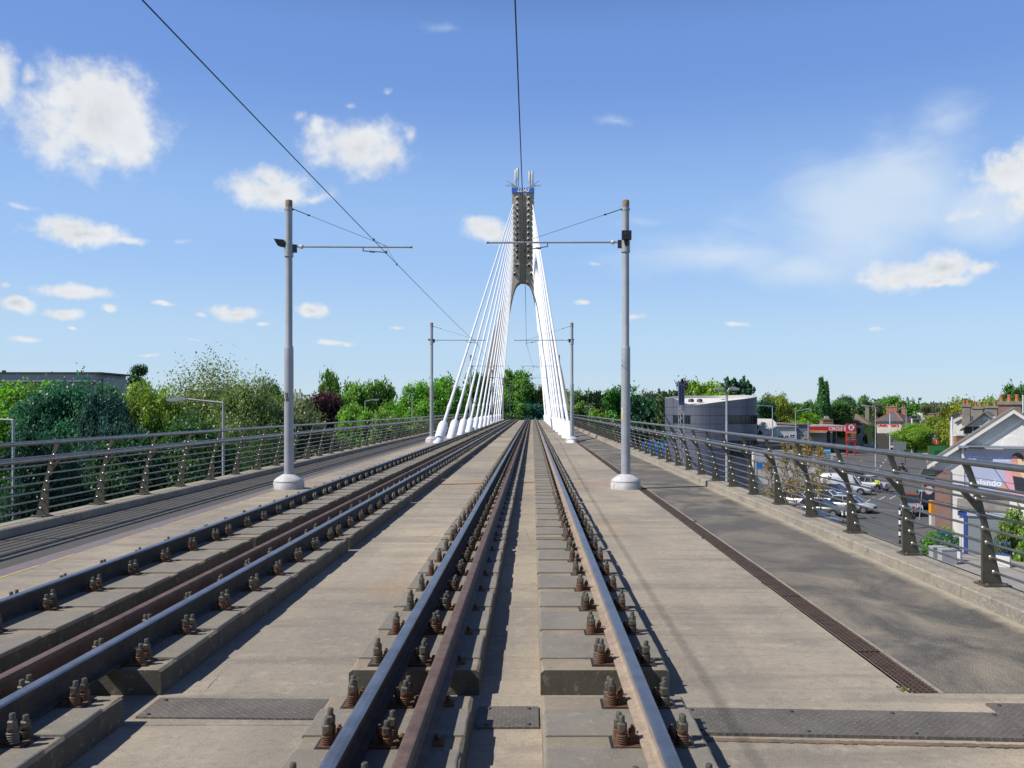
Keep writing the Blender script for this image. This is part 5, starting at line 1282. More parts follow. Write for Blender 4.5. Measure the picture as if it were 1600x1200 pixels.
pa, pb = ga(1549, 886), ga(1579, 890)
picket('ramp_wall', 'white low wall with blue pickets in front of the roller shutter', (pa.x, pa.y), (pb.x, pb.y), .8, 1.6)
P = ga(1474, 864); plant('bush', P.x, P.y, 2.4, 3.6, (.07, .17, .02), 'green climbing shrub behind the blue pickets by the brick pier')
P = at(1588, 766, GZ-1.5); plant('bush', P.x, P.y, P.z+.3, 3.4, (.11, .17, .03), 'flowering shrub overgrowing the lower right corner of the hoarding')
for k, (px, py) in enumerate(((1466, 880), (1480, 884))):
    P = ga(px, py); b = MB(); b.box(-.45, .45, -.3, .3, 0, .85, mat('grey_cabinet', (.36, .37, .38), .6)); b.box(-.47, .47, -.32, .32, .851, .93, mat('grey_cabinet', (.36, .37, .38), .6)); tag(b.build('utility_cabinet', None, (P.x, P.y, .12)), '%s grey cabinet at the foot of the white picket wall' % ['left', 'right'][k], 'cabinet')

# --- curved grey clad building ---
cb_ = thing('office_building', 'curved grey panel clad building with a sloping roof rim', 'building', (X_(1111, 105), 106, 0), R(9))
M_CLAD = mat('grey_cladding', (.125, .135, .18), .5, .1, (.108, .118, .16), .8); M_JOINT = mat('cladding_joint', (.03, .03, .035), .8)
RX_, RY_ = 4.6, 6.0
def rim(a):
    x, y = math.cos(a)*RX_, math.sin(a)*RY_
    # super-ellipse for a flatter front
    e_ = .48; x = math.copysign(abs(math.cos(a))**e_, math.cos(a))*RX_; y = math.copysign(abs(math.sin(a))**e_, math.sin(a))*RY_
    xr, yr = x/RX_, y/RY_
    fr = max(0, -yr); zt = 11.32-fr*(.80-.5*xr)-.4*max(0, -xr)**2*(1-fr*.4)
    return x, y, zt
NS = 56; top = [rim(2*PI*i/NS) for i in range(NS)]
b = MB(); b.add([(x*.985, y*.985, 0) for x, y, z in top]+[(x*.985, y*.985, z-.05) for x, y, z in top], [(i, (i+1) % NS, NS+(i+1) % NS, NS+i) for i in range(NS)], M_JOINT); b.build('wall', cb_)
rows = [k*.98 for k in range(12)]
def isw(i, zc):
    x_, y_, _ = rim(2*PI*(i+.5)/NS); xr = x_/RX_
    return y_ < 0 and ((7.7 < zc < 8.85 and (.08 < xr < .96 or xr < -.88)) or (4.4 < zc < 5.6 and .08 < xr < .96))
b = MB(); wb = MB(); mu_ = MB()
for i in range(NS):
    (x0, y0, z0), (x1, y1, z1) = top[i], top[(i+1) % NS]; wide = (i % 2 == 0)
    for k, zr in enumerate(rows):
        za, zb = zr+.02, min(zr+.96, (z0+z1)/2)
        if zr > min(z0, z1): break
        lastrow = zr+.98 > min(z0, z1)-.15
        t0, t1 = (min(zb, z0) if not lastrow else z0), (min(zb, z1) if not lastrow else z1)
        zc = zr+.5; f0 = .02 if wide else 0.0; f1 = .0 if wide else .02
        p0 = (x0+(x1-x0)*f0, y0+(y1-y0)*f0); p1 = (x1-(x1-x0)*f1, y1-(y1-y0)*f1)
        w_ = isw(i, zc)
        tgt, mm = (wb, M_GLASS) if w_ else (b, M_CLAD)
        k_ = .992 if w_ else 1.0
        tgt.quad((p0[0]*k_, p0[1]*k_, za), (p1[0]*k_, p1[1]*k_, za), (p1[0]*k_, p1[1]*k_, t1), (p0[0]*k_, p0[1]*k_, t0), mm)
        if w_: mu_.obox((x0*1.0, y0*1.0, (za+t0)/2), (.035, 0, 0), (0, .035, 0), (0, 0, (t0-za)/2), M_DARK)
        if lastrow: break
b.build('cladding', cb_); wn_ = wb.build('window_band', cb_); mu_.build('mullions', wn_)
b = MB(); b.poly([(x*.95, y*.95, z-.32) for x, y, z in top], mat('white_roof_membrane', (.62, .60, .56), .8)); b.build('roof', cb_)
b = MB(); b.add([(x, y, z+.003) for x, y, z in top]+[(x*.95, y*.95, z+.003) for x, y, z in top]+[(x*.95, y*.95, z-.3) for x, y, z in top], [(i, (i+1) % NS, NS+(i+1) % NS, NS+i) for i in range(NS)]+[(NS+i, NS+(i+1) % NS, 2*NS+(i+1) % NS, 2*NS+i) for i in range(NS)], mat('parapet_capping', (.46, .46, .45), .5, .2)); b.build('parapet', cb_)
for q in (-3.2, -2.0, 1.4):
    b = MB(); b.lathe([(.35, 0), (.35, .3), (.15, .4)], (q, -1.5+q*.3, 10.4), M_DARK, 10); b.build('roof_vent', cb_)
bl = thing('blade_sign', 'tall grey blade sign with black lettering on a lattice mast', 'sign', (X_(1064.5, 97), 97, 0))
zs0, zs1 = Z_(633, 97), Z_(595, 97)
M_SGN = mat('blue_grey_sign', (.115, .15, .26), .45)
b = MB(); b.add([(-.33, -.3, zs0), (.35, -.1, zs0), (.35, -.1, zs1-.45), (-.33, -.3, zs1), (-.33, .1, zs0), (.35, .3, zs0), (.35, .3, zs1-.45), (-.33, .1, zs1)], [(0, 1, 2, 3), (7, 6, 5, 4), (0, 4, 5, 1), (1, 5, 6, 2), (2, 6, 7, 3), (3, 7, 4, 0)], M_SGN); b.build('sign_panel', bl)
for col_, (xx, yy, s_) in enumerate(((-.17, -.262, 'AMUOREX'), (.15, -.168, 'TKBASE'))):
    for k, ch in enumerate(s_): o = text(ch, .30, 'lettering', M_INK, bl, (xx, yy, zs1-.62-.15*col_-k*.285), extrude=.004, bold=.02); o.rotation_euler = (PI/2, 0, math.atan2(.2, .68))
b = MB()
for (x, y) in ((-.3, 0), (.3, 0), (0, .5)): b.tube([(x, y, 0), (x, y, zs0+.1)], .045, M_POLE, 6)
for k in range(16):
    z = zs0*k/16; dz = zs0/16; s = 1 if k % 2 else -1
    b.tube([(-.3*s, 0, z), (.3*s, 0, z+dz)], .025, M_POLE, 4); b.tube([(.3*s, 0, z), (0, .5, z+dz)], .02, M_POLE, 4); b.tube([(-.3*s, 0, z), (0, .5, z+dz)], .02, M_POLE, 4)
b.build('lattice_mast', bl)

# --- low retail sheds right of it ---
def boxb(name, label, x0, x1, y0, y1, h, wall, roofm, rot=0, wins=(), cat='building', fas=None):
    t = thing(name, label, cat, (x0, y0, 0), rot); w = x1-x0; d = y1-y0
    b = MB(); b.box(0, w, 0, d, 0, h, wall); b.build('wall', t)
    b = MB(); b.box(-.15, w+.15, -.15, d+.15, h+.002, h+.22, roofm); b.build('roof', t)
    if fas:
        b = MB(); b.box(-.2, w+.2, -.2, -.155, h-.35, h+.25, fas); b.build('fascia', t)
    for (x, z, ww, hh) in wins: b = MB(); win(b, x, z, ww, hh, 0); b.build('window', t)
    return t
M_ROOFG = mat('flat_roof_felt', (.13, .12, .11), .95, 0, (.165, .15, .135), .3, .2, 6)
zfr = Z_(699, 100)
boxb('retail_shed', 'long low building with a grey felt roof and black fascia', X_(1177, 100), X_(1262, 100)+1.5, 100, 134, zfr, M_RENDER, M_ROOFG, fas=M_GUT)
t = thing('warehouse', 'warehouse with a curved white ribbed roof right of the curved building', 'building', (X_(1178, 145), 145, 0))
b = MB(); w = X_(1213, 145)-X_(1178, 145); z1_ = Z_(655, 145); b.box(0, w, 0, 12, 0, 6.0, M_RENDER); b.build('wall', t)
b = MB(); pts = [(-.2, 5.9), (.4, 6.6), (1.6, 7.5), (3.0, 7.9)]
b.prism([(-.4, 5.2), (-.4, 6.0), (1.0, 7.35), (3.2, z1_), (12, z1_), (12.2, 5.2)], -.3, w+.2, mat('white_ribbed_roof', (.60, .58, .54), .7, 0, (.48, .46, .42), .5), 'yz'); rf_ = b.build('roof', t)
b = MB()
for k in range(12): b.tube([(k*w/11, -.45, 5.95), (k*w/11, 1.0, 7.4), (k*w/11, 3.2, z1_+.03)], .04, mat('roof_rib', (.42, .41, .38), .7), 4)
b.build('ribs', rf_)
boxb('office_block', 'small white flat roofed block with two dark windows', X_(1212, 150), X_(1245, 150), 150, 158, Z_(669, 150), M_RENDER, M_ROOFG, wins=((.8, 4.0, .9, .9), (1.9, 4.0, .5, 1.0), (2.9, 4.8, .8, .35)))
M_PGREY = mat('purple_grey_painted_shade', (.20, .20, .27), .9, 0, (.17, .17, .23), .5)  # colour stands in for shade on the white block's side wall
boxb('office_block', 'shaded side of the white block painted purple grey, with a row of windows', X_(1246, 150)+.1, X_(1262, 150)+.4, 150.3, 175, Z_(664, 152), M_PGREY, M_ROOFG, wins=((.35, 4.3, .3, 1.0), (.95, 4.3, .3, 1.0), (1.5, 4.5, .3, 1.1)))
M_HOARD = mat('white_hoarding', (.62, .61, .6), .8, 0, (.45, .44, .43), .9); M_BLUEH = mat('bright_blue_board', (.02, .20, .62), .5, 0, (.015, .15, .5), .4); M_CYAN = mat('cyan_board', (.06, .42, .60), .5)
def board(name, label, px0, px1, py0, py1, Z, mm, cat='board', posts=True, marks=None):
    x0, x1, z0, z1 = X_(px0, Z), X_(px1, Z), Z_(py1, Z), Z_(py0, Z)
    t = thing(name, label, cat, (x0, Z, 0)); b = MB(); b.box(0, x1-x0, 0, .08, z0, z1, mm); pn = b.build('panel', t)
    b = MB()
    for x in (.1, x1-x0-.1): b.tube([(x, .12, 0), (x, .12, z1-.1)], .05, M_DARK, 6)
    b.build('posts', t)
    if marks:
        for (fx0, fx1, fz0, fz1, mk) in marks:
            b = MB(); b.box((x1-x0)*fx0, (x1-x0)*fx1, -.012, -.003, z0+(z1-z0)*fz0, z0+(z1-z0)*fz1, mk); b.build('print', pn)
    return t
M_RED = mat('signal_red', (.60, .025, .03), .45); M_OR = mat('orange_print', (.75, .28, .03), .5); M_SKIN2 = mat('poster_beige', (.62, .42, .28), .6)
board('hoarding', 'white hoarding below the black fascia behind the young trees', 1178, 1262, 703, 722, 97, M_HOARD, 'hoarding')
board('hoarding', 'blue boards on the ground left of the young trees', 1182, 1208, 722, 733, 93, M_BLUEH, 'hoarding')
board('poster_board', 'blue poster with warm coloured picture right of the young trees', 1265, 1282, 696, 707, 108, M_BLUEH, 'poster', marks=((.1, .7, .1, .9, M_SKIN2), (.25, .5, .35, .95, M_OR)))
board('poster_board', 'cyan board, upper of the two below the petrol canopy', 1283, 1298, 701.5, 710, 106, M_CYAN, 'poster', marks=((.1, .9, .62, .72, M_LET), (.2, .8, .2, .32, M_RED)))
board('poster_board', 'lower cyan and white board below the petrol canopy', 1288, 1302, 710.5, 718, 105, M_HOARD, 'poster', marks=((.0, .68, .55, 1, M_CYAN), (.0, .65, .12, .38, M_RED)))
board('hoarding', 'bright blue hoarding seen through the right railing behind the nearest right pole', 1000, 1046, 690, 712, 128, M_BLUEH, 'hoarding', marks=((.1, .35, .1, .5, M_CYAN), (.5, .8, .6, .9, M_CYAN)))
# --- petrol station ---
ps = thing('petrol_station', 'petrol station with a red canopy reading CIRCLE K', 'petrol station', (X_(1260, 185), 185, 0))
w = X_(1325, 185)-X_(1260, 185); zc0, zc1 = Z_(673.5, 185), Z_(664.8, 185)
b = MB(); b.box(0, w, 0, 12, zc0, zc1, mat('canopy_grey', (.42, .43, .44), .6)); b.build('canopy', ps)
b = MB(); b.box(-.02, w, -.12, -.003, zc0-.1, zc1-.25, M_RED); fa = b.build('fascia', ps)
b = MB(); b.box(0, w*.5, -.14, -.125, zc0-.1, zc0+.14, mat('orange_stripe', (.80, .36, .16), .5)); b.build('stripe', fa)
text('CIRCLE', .92, 'lettering', M_LET, fa, (w*.70, -.128, (zc0+zc1)/2-.17), extrude=.01, bold=.03, sx=1.0)
b = MB(); b.lathe([(.52, -.16), (.52, -.128)], (w*.955, 0, (zc0+zc1)/2-.17), M_LET, 20, axis='y'); b.build('logo_disc', fa)
text('K', .8, 'lettering', M_RED, fa, (w*.955, -.17, (zc0+zc1)/2-.17), extrude=.006, bold=.04)
for x in (w*.66, w*.8): b = MB(); b.box(x-.3, x+.3, 3, 3.6, 0, zc0-.003, M_GUT); b.build('column', ps)
b = MB(); b.box(w*.28, w+1.5, 11, 16, 0, 4.3, mat('station_shop_wall', (.45, .43, .40), .8)); b.box(-1.5, w*.28-.003, 10.5, 16, 0, 5.2, M_GUT); b.build('shop', ps)
b = MB(); b.box(w*.33, w*.97, 10.8, 10.995, 1.0, 3.2, mat('shop_window_white', (.52, .53, .54), .4)); b.build('shop_window', ps)
b = MB(); b.box(w*.36, w*.44, 10.7, 10.79, 1.7, 3.0, M_OR); b.build('poster', ps)
b = MB(); b.box(w*.5, w*.56, 10.7, 10.79, 2.0, 2.9, M_LET); b.build('poster', ps)
for k, x in enumerate((w*.6, w*.74)):
    t = thing('fuel_pump', '%s dark fuel pump under the red canopy' % ['left', 'right'][k], 'fuel pump', (ps.location.x+x, 187.2, 0)); b = MB(); b.box(-.45, .45, -.25, .25, 0, 1.9, M_GUT); b.build('housing', t); b = MB(); b.box(-.4, .4, -.27, -.253, 1.2, 1.7, M_RED); b.build('display', t)
tt = thing('price_sign', 'tall red price sign with a white letter K disc beside the canopy', 'sign', (X_(1322.5, 178), 178, 0)); w = X_(1338, 178)-X_(1322.5, 178)
za, zb, zm = Z_(690, 178), Z_(662, 178), Z_(674.3, 178)
b = MB(); b.box(0, w, 0, .4, zm, zb, mat('deep_pink_red', (.52, .04, .09), .45)); hd = b.build('logo_panel', tt)
b = MB(); b.lathe([(.62, -.05), (.62, -.003)], (w/2, 0, (zm+zb)/2), M_LET, 20, axis='y'); b.build('logo_disc', hd); text('K', 1.0, 'lettering', M_RED, hd, (w/2, -.06, (zm+zb)/2), extrude=.006, bold=.05)
b = MB(); b.box(0, w, 0, .4, za, zm-.003, M_RED); pp = b.build('price_panel', tt)
b = MB(); b.box(0, w, -.03, -.003, zm-.33, zm-.02, M_OR); b.build('stripe', pp)
for k in range(4):
    z = zm-.62-k*.38; b = MB(); b.box(.18, .75, -.03, -.003, z, z+.25, mat('green_tile', (.02, .30, .08), .5) if k > 1 else M_INK); b.build('fuel_tile', pp)
    b = MB(); b.box(.9, w-.15, -.03, -.003, z, z+.25, M_INK); tl = b.build('price_tile', pp)
    for q in range(4): b = MB(); b.box(.98+q*.24, 1.12+q*.24, -.04, -.031, z+.04, z+.21, mat('price_digit', (.5, .5, .5), .5)); b.build('digit', tl)
b = MB(); b.box(.1, .4, .05, .35, 0, za, M_RED); b.box(w-.4, w-.1, .05, .35, 0, za, M_RED); b.build('legs', tt)

# --- houses and pub beyond ---
def hs(px0, px1, Z, pe, pr, **k):
    nm = k.pop('name', 'house'); lab = k.pop('label'); d = k.pop('d', 9)
    return house(nm, lab, 'house' if nm == 'house' else nm.replace('_', ' '), (X_((px0+px1)/2, Z), Z), (px1-px0)*Z/F, d, Z_(pe, Z), Z_(pr, Z), **k)
hs(1306, 1356, 232, 663, 645, rot=R(-30), label='white walled house with a brown hipped roof and two rendered chimneys', kind='hip', roof=M_BROWNT, d=11, chim=((-1.2, 5, 1.0, .8, Z_(634, 236), 0), (3.0, 6, 1.0, .8, Z_(634, 236), 0)), chm=M_STACK, wins=((1.8, 3.3, .9, 1.2), (3.6, 3.3, .9, 1.2), (3.2, 1.0, .9, 1.2)))
hs(1286, 1302, 205, 656, 655.5, label='orange brick stack with cream pots left of the brown roofed house', kind='hip', wall=M_OBRICK, roof=M_STACK, d=2.5, chim=((0, 1.2, 1.3, .6, Z_(653.6, 205), 4),), pot=M_CPOT, name='chimney_stack', over=.1)
hs(1300, 1330, 246, 662, 651, rot=R(-25), label='house with an orange tiled roof behind the petrol canopy', kind='x', roof=M_REDT)
pub = hs(1371, 1407, 208, 658, 641.5, rot=R(-34), label='cream pub with a slate hipped roof and red ridge tiles', name='pub', kind='hip', wall=M_CREAM, roof=M_SLATE, ridge=M_LEAD, d=12, over=.5, chim=((-1.5, 11, 2.6, .8, Z_(635, 219), 4), (1.2, 11, .9, .8, Z_(636, 219), 2)), chm=M_OBRICK)
text("Uncle Tom's", .95, 'lettering', M_RED, pub, (-.2, -.06, Z_(664.6, 208)), extrude=.04, bold=.03)
b = MB(); w_ = (1405-1369)*208/F/2; b.box(w_-.02, w_+.3, -.03, .3, 0, Z_(660, 208), M_OBRICK); b.box(-w_, w_, -.02, -.003, 0, Z_(677, 208), mat('dark_shopfront', (.05, .045, .04), .7)); b.build('pub_front', pub)
hs(1411, 1426, 218, 656, 650, rot=R(-34), label='shadowed right side of the pub painted dark, with a blue grey mural', name='side_building', kind='hip', wall=M_GUT, roof=M_SLATE)  # near black wall paints the shadow on the pub's right face
b = MB(); b.box(-.9, .5, -.05, -.003, 3.8, 7.6, mat('mural_blue_grey', (.13, .16, .24), .7)); b.box(-.3, .05, -.06, -.051, 6.2, 7.2, M_LET); b.build('mural', [o for o in bpy.data.objects if o.name.startswith('side_building')][0])
hs(1414, 1442, 245, 661, 648, rot=R(-30), label='pale roofed shed behind the side building', name='shed', kind='y', wall=M_CREAM, roof=mat('pale_sheet_roof', (.55, .53, .48), .8), over=.2)
hs(1425, 1460, 268, 655, 646, rot=R(-30), label='wide pale roofed shed behind the small white gable', name='shed', kind='x', wall=M_CREAM, roof=mat('pale_sheet_roof', (.55, .53, .48), .8), over=.2)
hs(1438, 1472, 285, 650, 638, label='grey slate pyramid roof on the skyline right of the sheds', kind='hip', wall=M_STACK, roof=M_SLATE)
hs(1437, 1458, 212, 664, 654, rot=R(-30), label='small white gable with a red brown roof right of the pub', kind='y', wall=M_RENDER, roof=M_REDT, chim=((.6, 5, 1.2, .7, Z_(645.5, 216), 0), (1.9, 6, .9, .7, Z_(645, 216), 0)), chm=M_OBRICK)
hs(1486, 1519, 118, 652, 643.5, rot=R(-30), label='plain white gabled house behind the white pole', kind='y', d=8, over=.12, fas=M_GUT)
hs(1496, 1516, 98, 661, 655, rot=R(-34), label='narrow white house on a red brick base left of the big gable', kind='y', over=.2, d=7, roof=M_SLATE)
b = MB(); b.box(-.2, 1.6, -.35, .35, 0, Z_(681, 97), M_OBRICK); b.box(-.25, 1.65, -.4, .4, Z_(681, 97)+.002, Z_(679, 97), M_WFAS); tag(b.build('brick_base', None, (X_(1494, 96.5), 96.4, 0)), 'orange brick wall with white coping below the narrow white house', 'wall')
h6 = hs(1512, 1566, 88, 668, 645.5, rot=R(-33), label='cream gabled house with a dark shop window, partly behind the big gable', kind='y', wall=M_CREAM, roof=M_GREYT, d=10, over=.5, chim=((.2, 4.5, 1.1, .8, Z_(634, 91), 2), (-1.2, 6, .9, .8, Z_(635, 92), 2), (-2.6, 8, .8, .8, Z_(632, 94), 2)), chm=M_STACK, wins=((-1.1, Z_(678, 88), 1.6, .75),), pot=M_POT)
b = MB(); b.box(-.2, 1.3, -.04, -.003, Z_(656.5, 88), Z_(651, 88), M_FRAME); b.build('sign_plate', h6)
hs(1511, 1530, 104, 650, 636.5, label='white flat topped block behind the chimneys', name='white_block', kind='hip', roof=M_STACK, over=.02, d=1.6)
hs(1000, 1037, 150, 667, 656, rot=R(-12), label='dark roofed house with red ridge tiles behind the right railing', kind='hip', roof=M_SLATE, ridge=M_LEAD, d=8, chim=((-1.6, 5, .4, .5, Z_(651, 154), 1), (-.2, 5, .6, .5, Z_(651, 154), 0), (1.2, 5, .6, .5, Z_(652, 154), 0)), chm=M_RENDER)
hs(1032, 1054, 140, 676, 656, rot=R(-12), label='white gabled house just left of the curved grey building', kind='y', fas=M_GUT)
# signs right of the hedge
board('green_hoarding', 'green hoarding with an orange edge right of the clipped hedge', 1450, 1484, 696.5, 714, 125, mat('green_board', (.01, .20, .05), .5), 'hoarding', marks=((.3, .62, .15, .6, mat('dark_green_print', (.01, .08, .04), .5)), (.0, .03, 0, 1, M_RED)))
board('square_sign', 'dark blue square sign above the orange round sign', 1455.5, 1466.5, 677, 686, 132, mat('navy_sign', (.02, .05, .13), .5), 'sign', marks=((.42, .62, .5, .85, M_RED), (.25, .5, .25, .55, mat('sky_blue_print', (.05, .25, .6), .5)), (.1, .9, .02, .12, M_LET)))
t = thing('round_sign', 'orange red round sign with a white letter T', 'sign', (X_(1463, 130), 130, 0)); b = MB(); b.lathe([(.52, -.05), (.52, .05)], (0, 0, Z_(690, 130)), mat('orange_red_disc', (.62, .09, .03), .5), 20, axis='y'); dd = b.build('disc', t); text('T', .8, 'lettering', M_LET, dd, (0, -.055, Z_(690, 130)), extrude=.005, bold=.03)
b = MB(); b.tube([(0, .12, 0), (0, .12, Z_(691, 130))], .05, M_DARK, 6); b.build('post', t)
board('sign_back', 'large grey back of a sign board beside the road', 1396.5, 1416, 690.5, 703, 138, mat('sign_back_light', (.26, .30, .31), .6), 'road sign')
P = ga(1438, 742)
for k in range(2): b = MB(); b.prism([(0, 0), (3.2, 0), (3.2, 1.2), (.6, 1.2)], -.4, .4, mat('dark_planter', (.09, .10, .10), .8)); tag(b.build('ramp_block', None, (P.x-2+k*3.4, 122+k*.3, 0)), ['left', 'right'][k]+' dark grey sloping block beyond the brick pier', 'block')

# --- far left grey block ---
fb_ = thing('apartment_block', 'long grey white flat roofed block behind the trees on the left', 'building', (X_(-60, 190), 190, 0)); w = X_(180, 190)-X_(-30, 190); zt = Z_(584, 190)
b = MB(); b.box(0, w, 0, 14, 0, zt, mat('pale_grey_render', (.36, .36, .41), .8, 0, (.31, .31, .36), .1)); b.build('wall', fb_)
b = MB(); b.box(-.3, w+1.3, -.4, 14.3, zt+.002, zt+.35, M_GUT); b.build('roof', fb_)
b = MB(); b.box(w+.003, w+1.2, 2, 12, 0, zt-.9, mat('pale_grey_render', (.5, .5, .53), .8)); b.build('stair_tower', fb_)
for x, ww in ((11.5, 1.6), (14, .3), (17.2, 2.6), (22.0, 1.8), (25.0, 2.2)): b = MB(); b.box(x-ww/2, x+ww/2, -.06, -.003, zt-4.2, zt-2.3, M_GLASS); b.build('window', fb_)
b = MB(); b.box(9, w-.0, -1.2, -.003, zt-2.0, zt-1.75, M_GUT); b.build('canopy', fb_)
b = MB(); b.box(0, 8, -.4, -.003, 0, zt-.2, mat('dark_grey_cladding', (.12, .12, .15), .7)); b.build('dark_wing', fb_)
b = MB(); b.box(7, 7.6, 3, 3.6, zt+.35, zt+.9, M_DARK); b.build('roof_vent', fb_)
for k, px in enumerate((461, 468.5)):
    t = thing('chimney_stack', ['left', 'right'][k]+' white chimney with a cream pot beyond the nearest left pole', 'chimney', (X_(px, 150), 150, 0)); z = Z_(613, 150); b = MB(); b.box(-.3, .3, -.3, .3, 0, z, M_RENDER); b.build('stack', t); b = MB(); b.lathe([(.2, 0), (.15, .6)], (0, 0, z), M_CPOT, 8); b.build('pot', t)

# ================= vehicles =================
M_TYRE = mat('tyre_rubber', (.02, .02, .02), .85); M_RIM = mat('alloy_rim', (.45, .46, .48), .3, .8); M_LAMP = mat('headlamp_glass', (.65, .68, .72), .12, .2); M_TAIL = mat('tail_lamp_red', (.35, .01, .01), .3); M_CGL = mat('car_glass', (.02, .025, .03), .05, 0, spec=1.0)
def paint(name, c): 
    m = mat(name, c, .32, .15); m.node_tree.nodes['Principled BSDF'].inputs['Coat Weight'].default_value = .7; m.node_tree.nodes['Principled BSDF'].inputs['Coat Roughness'].default_value = .06; return m
CARM = {}
def car(label, x, y, head, col, kind='hatch', grp=None, cat='car', name='parked_car'):
    """head: heading angle of the front (0 = +x)"""
    key = (kind, col.name)
    Ls, hw, H, belt, hood = {'hatch': (4.2, .88, 1.48, .92, .98), 'suv': (4.6, .94, 1.72, 1.05, 1.08), 'van': (5.6, 1.0, 2.3, 1.25, 1.15), 'pickup': (5.2, .94, 1.8, 1.1, 1.1)}[kind]
    t = thing(name, label, cat, (x, y, .02), head, grp)
    if key not in CARM:
        h2 = Ls/2; secs = {
            'hatch': [(-h2, .72, .45, .78), (-h2+.12, .84, .30, .92), (-h2+.9, .88, .22, belt), (.4, .88, .22, belt), (.95, .87, .22, hood-.04), (h2-.35, .84, .25, .80), (h2-.05, .76, .32, .66), (h2, .68, .42, .58)],
            'suv': [(-h2, .8, .5, .95), (-h2+.12, .9, .36, 1.05), (-h2+.9, .94, .28, belt), (.5, .94, .28, belt), (1.05, .93, .28, hood-.02), (h2-.35, .9, .3, .96), (h2-.05, .84, .38, .82), (h2, .76, .48, .72)],
            'van': [(-h2, .95, .4, 2.1), (-h2+.06, 1.0, .3, 2.26), (-h2+1, 1.0, .28, 2.3), (.9, 1.0, .28, 2.28), (1.05, 1.0, .28, 1.25), (1.75, .97, .28, 1.15), (h2-.2, .92, .3, .95), (h2, .82, .42, .75)],
            'pickup': [(-h2, .85, .5, 1.05), (-h2+.05, .92, .4, 1.1), (-h2+1.7, .94, .32, 1.1), (.7, .94, .3, belt), (1.2, .93, .3, hood), (h2-.4, .9, .32, .98), (h2-.05, .84, .4, .85), (h2, .78, .5, .75)]}[kind]
        b = MB(); vs = []; fs = []
        for (px_, w_, z0, z1) in secs:
            zm_ = z0+(z1-z0)*.55
            vs += [(px_, -w_*.92, z0), (px_, -w_, zm_-.1), (px_, -w_, zm_+.05), (px_, -w_*.94, z1-.04), (px_, -w_*.80, z1), (px_, w_*.80, z1), (px_, w_*.94, z1-.04), (px_, w_, zm_+.05), (px_, w_, zm_-.1), (px_, w_*.92, z0)]
        n = 10
        for k in range(len(secs)-1):
            for i in range(n): fs.append((k*n+i, k*n+(i+1) % n, (k+1)*n+(i+1) % n, (k+1)*n+i))
        fs += [tuple(range(n))[::-1], tuple((len(secs)-1)*n+i for i in range(n))]
        b.add(vs, fs, col, True); body = b.mesh('body')
        cab = {'hatch': (-h2+.18, -h2+.62, .25, 1.12), 'suv': (-h2+.12, -h2+.42, .35, 1.15), 'van': (.85, .85, 1.0, 1.72), 'pickup': (-.85, -.6, .45, 1.15)}[kind]
        zt_ = H; a0, a1, a2, a3 = cab; zb_ = belt-.03 if kind != 'van' else 1.2
        g = MB(); rfw = hw*.70; bw = hw*.90
        if kind == 'van': zt_ = 2.22
        g.add([(a0, -bw, zb_), (a3, -bw*.96, zb_), (a2, -rfw, zt_-.03), (a1, -rfw, zt_-.05), (a0, bw, zb_), (a3, bw*.96, zb_), (a2, rfw, zt_-.03), (a1, rfw, zt_-.05)], [(0, 1, 2, 3), (5, 4, 7, 6), (1, 5, 6, 2), (4, 0, 3, 7), (3, 2, 6, 7)], M_CGL); glass = g.mesh('windows')
        r_ = MB(); r_.add([(a1-.06, -rfw-.02, zt_-.045), (a2+.05, -rfw-.02, zt_-.025), (a2+.05, rfw+.02, zt_-.025), (a1-.06, rfw+.02, zt_-.045), (a1, -rfw*.85, zt_+.01), (a2-.03, -rfw*.85, zt_+.015), (a2-.03, rfw*.85, zt_+.015), (a1, rfw*.85, zt_+.01)], [(0, 1, 5, 4), (1, 2, 6, 5), (2, 3, 7, 6), (3, 0, 4, 7), (4, 5, 6, 7), (3, 2, 1, 0)], col)
        for s in (-1, 1):
            for (p, q) in (((a0, bw, zb_), (a1, rfw, zt_-.04)), ((a3, bw*.96, zb_), (a2, rfw, zt_-.03)), (((a0+a3)/2-.1, bw, zb_), ((a1+a2)/2-.05, rfw, zt_-.04))): r_.tube([(p[0], s*p[1]*1.01, p[2]), (q[0], s*q[1]*1.01, q[2])], .04, col, 5)
        roof = r_.mesh('roof')
        wh = MB(); R_ = .33 if kind == 'hatch' else .37; wh.lathe([(R_*.7, -.11), (R_, -.09), (R_, .09), (R_*.7, .11)], (0, 0, 0), M_TYRE, 20, axis='y'); tyre = wh.mesh('wheel')
        rm = MB(); rm.lathe([(R_*.62, -.117), (R_*.62, .117)], (0, 0, 0), M_RIM, 12, axis='y'); rimm = rm.mesh('rim')
        ar = MB(); ar.lathe([(R_+.06, -.02), (R_+.06, .02)], (0, 0, 0), M_BLACK, 16, axis='y'); arch = ar.mesh('wheel_arch')
        hl = MB(); hl.obox((0, 0, 0), (.09, 0, 0), (0, .17, 0), (0, 0, .07), M_LAMP); head_ = hl.mesh('headlight')
        tl = MB(); tl.box(-.05, .04, -.12, .12, -.12, .12, M_TAIL); tail = tl.mesh('tail_light')
        gr = MB(); gr.box(h2-.06, h2+.012, -hw*.42, hw*.42, .48, .62, M_BLACK); gr.box(h2-.06, h2+.016, -.26, .26, .36, .47, M_LAMP); gr.box(h2-.08, h2+.006, -hw*.7, hw*.7, .24, .34, M_BLACK); gril = gr.mesh('grille')
        CARM[key] = (body, glass, roof, tyre, rimm, arch, head_, tail, gril, R_, h2, hw, secs)
    body, glass, roof, tyre, rimm, arch, head_, tail, gril, R_, h2, hw, secs = CARM[key]
    link('body', body, t); link('windows', glass, t); link('roof', roof, t); link('grille', gril, t)
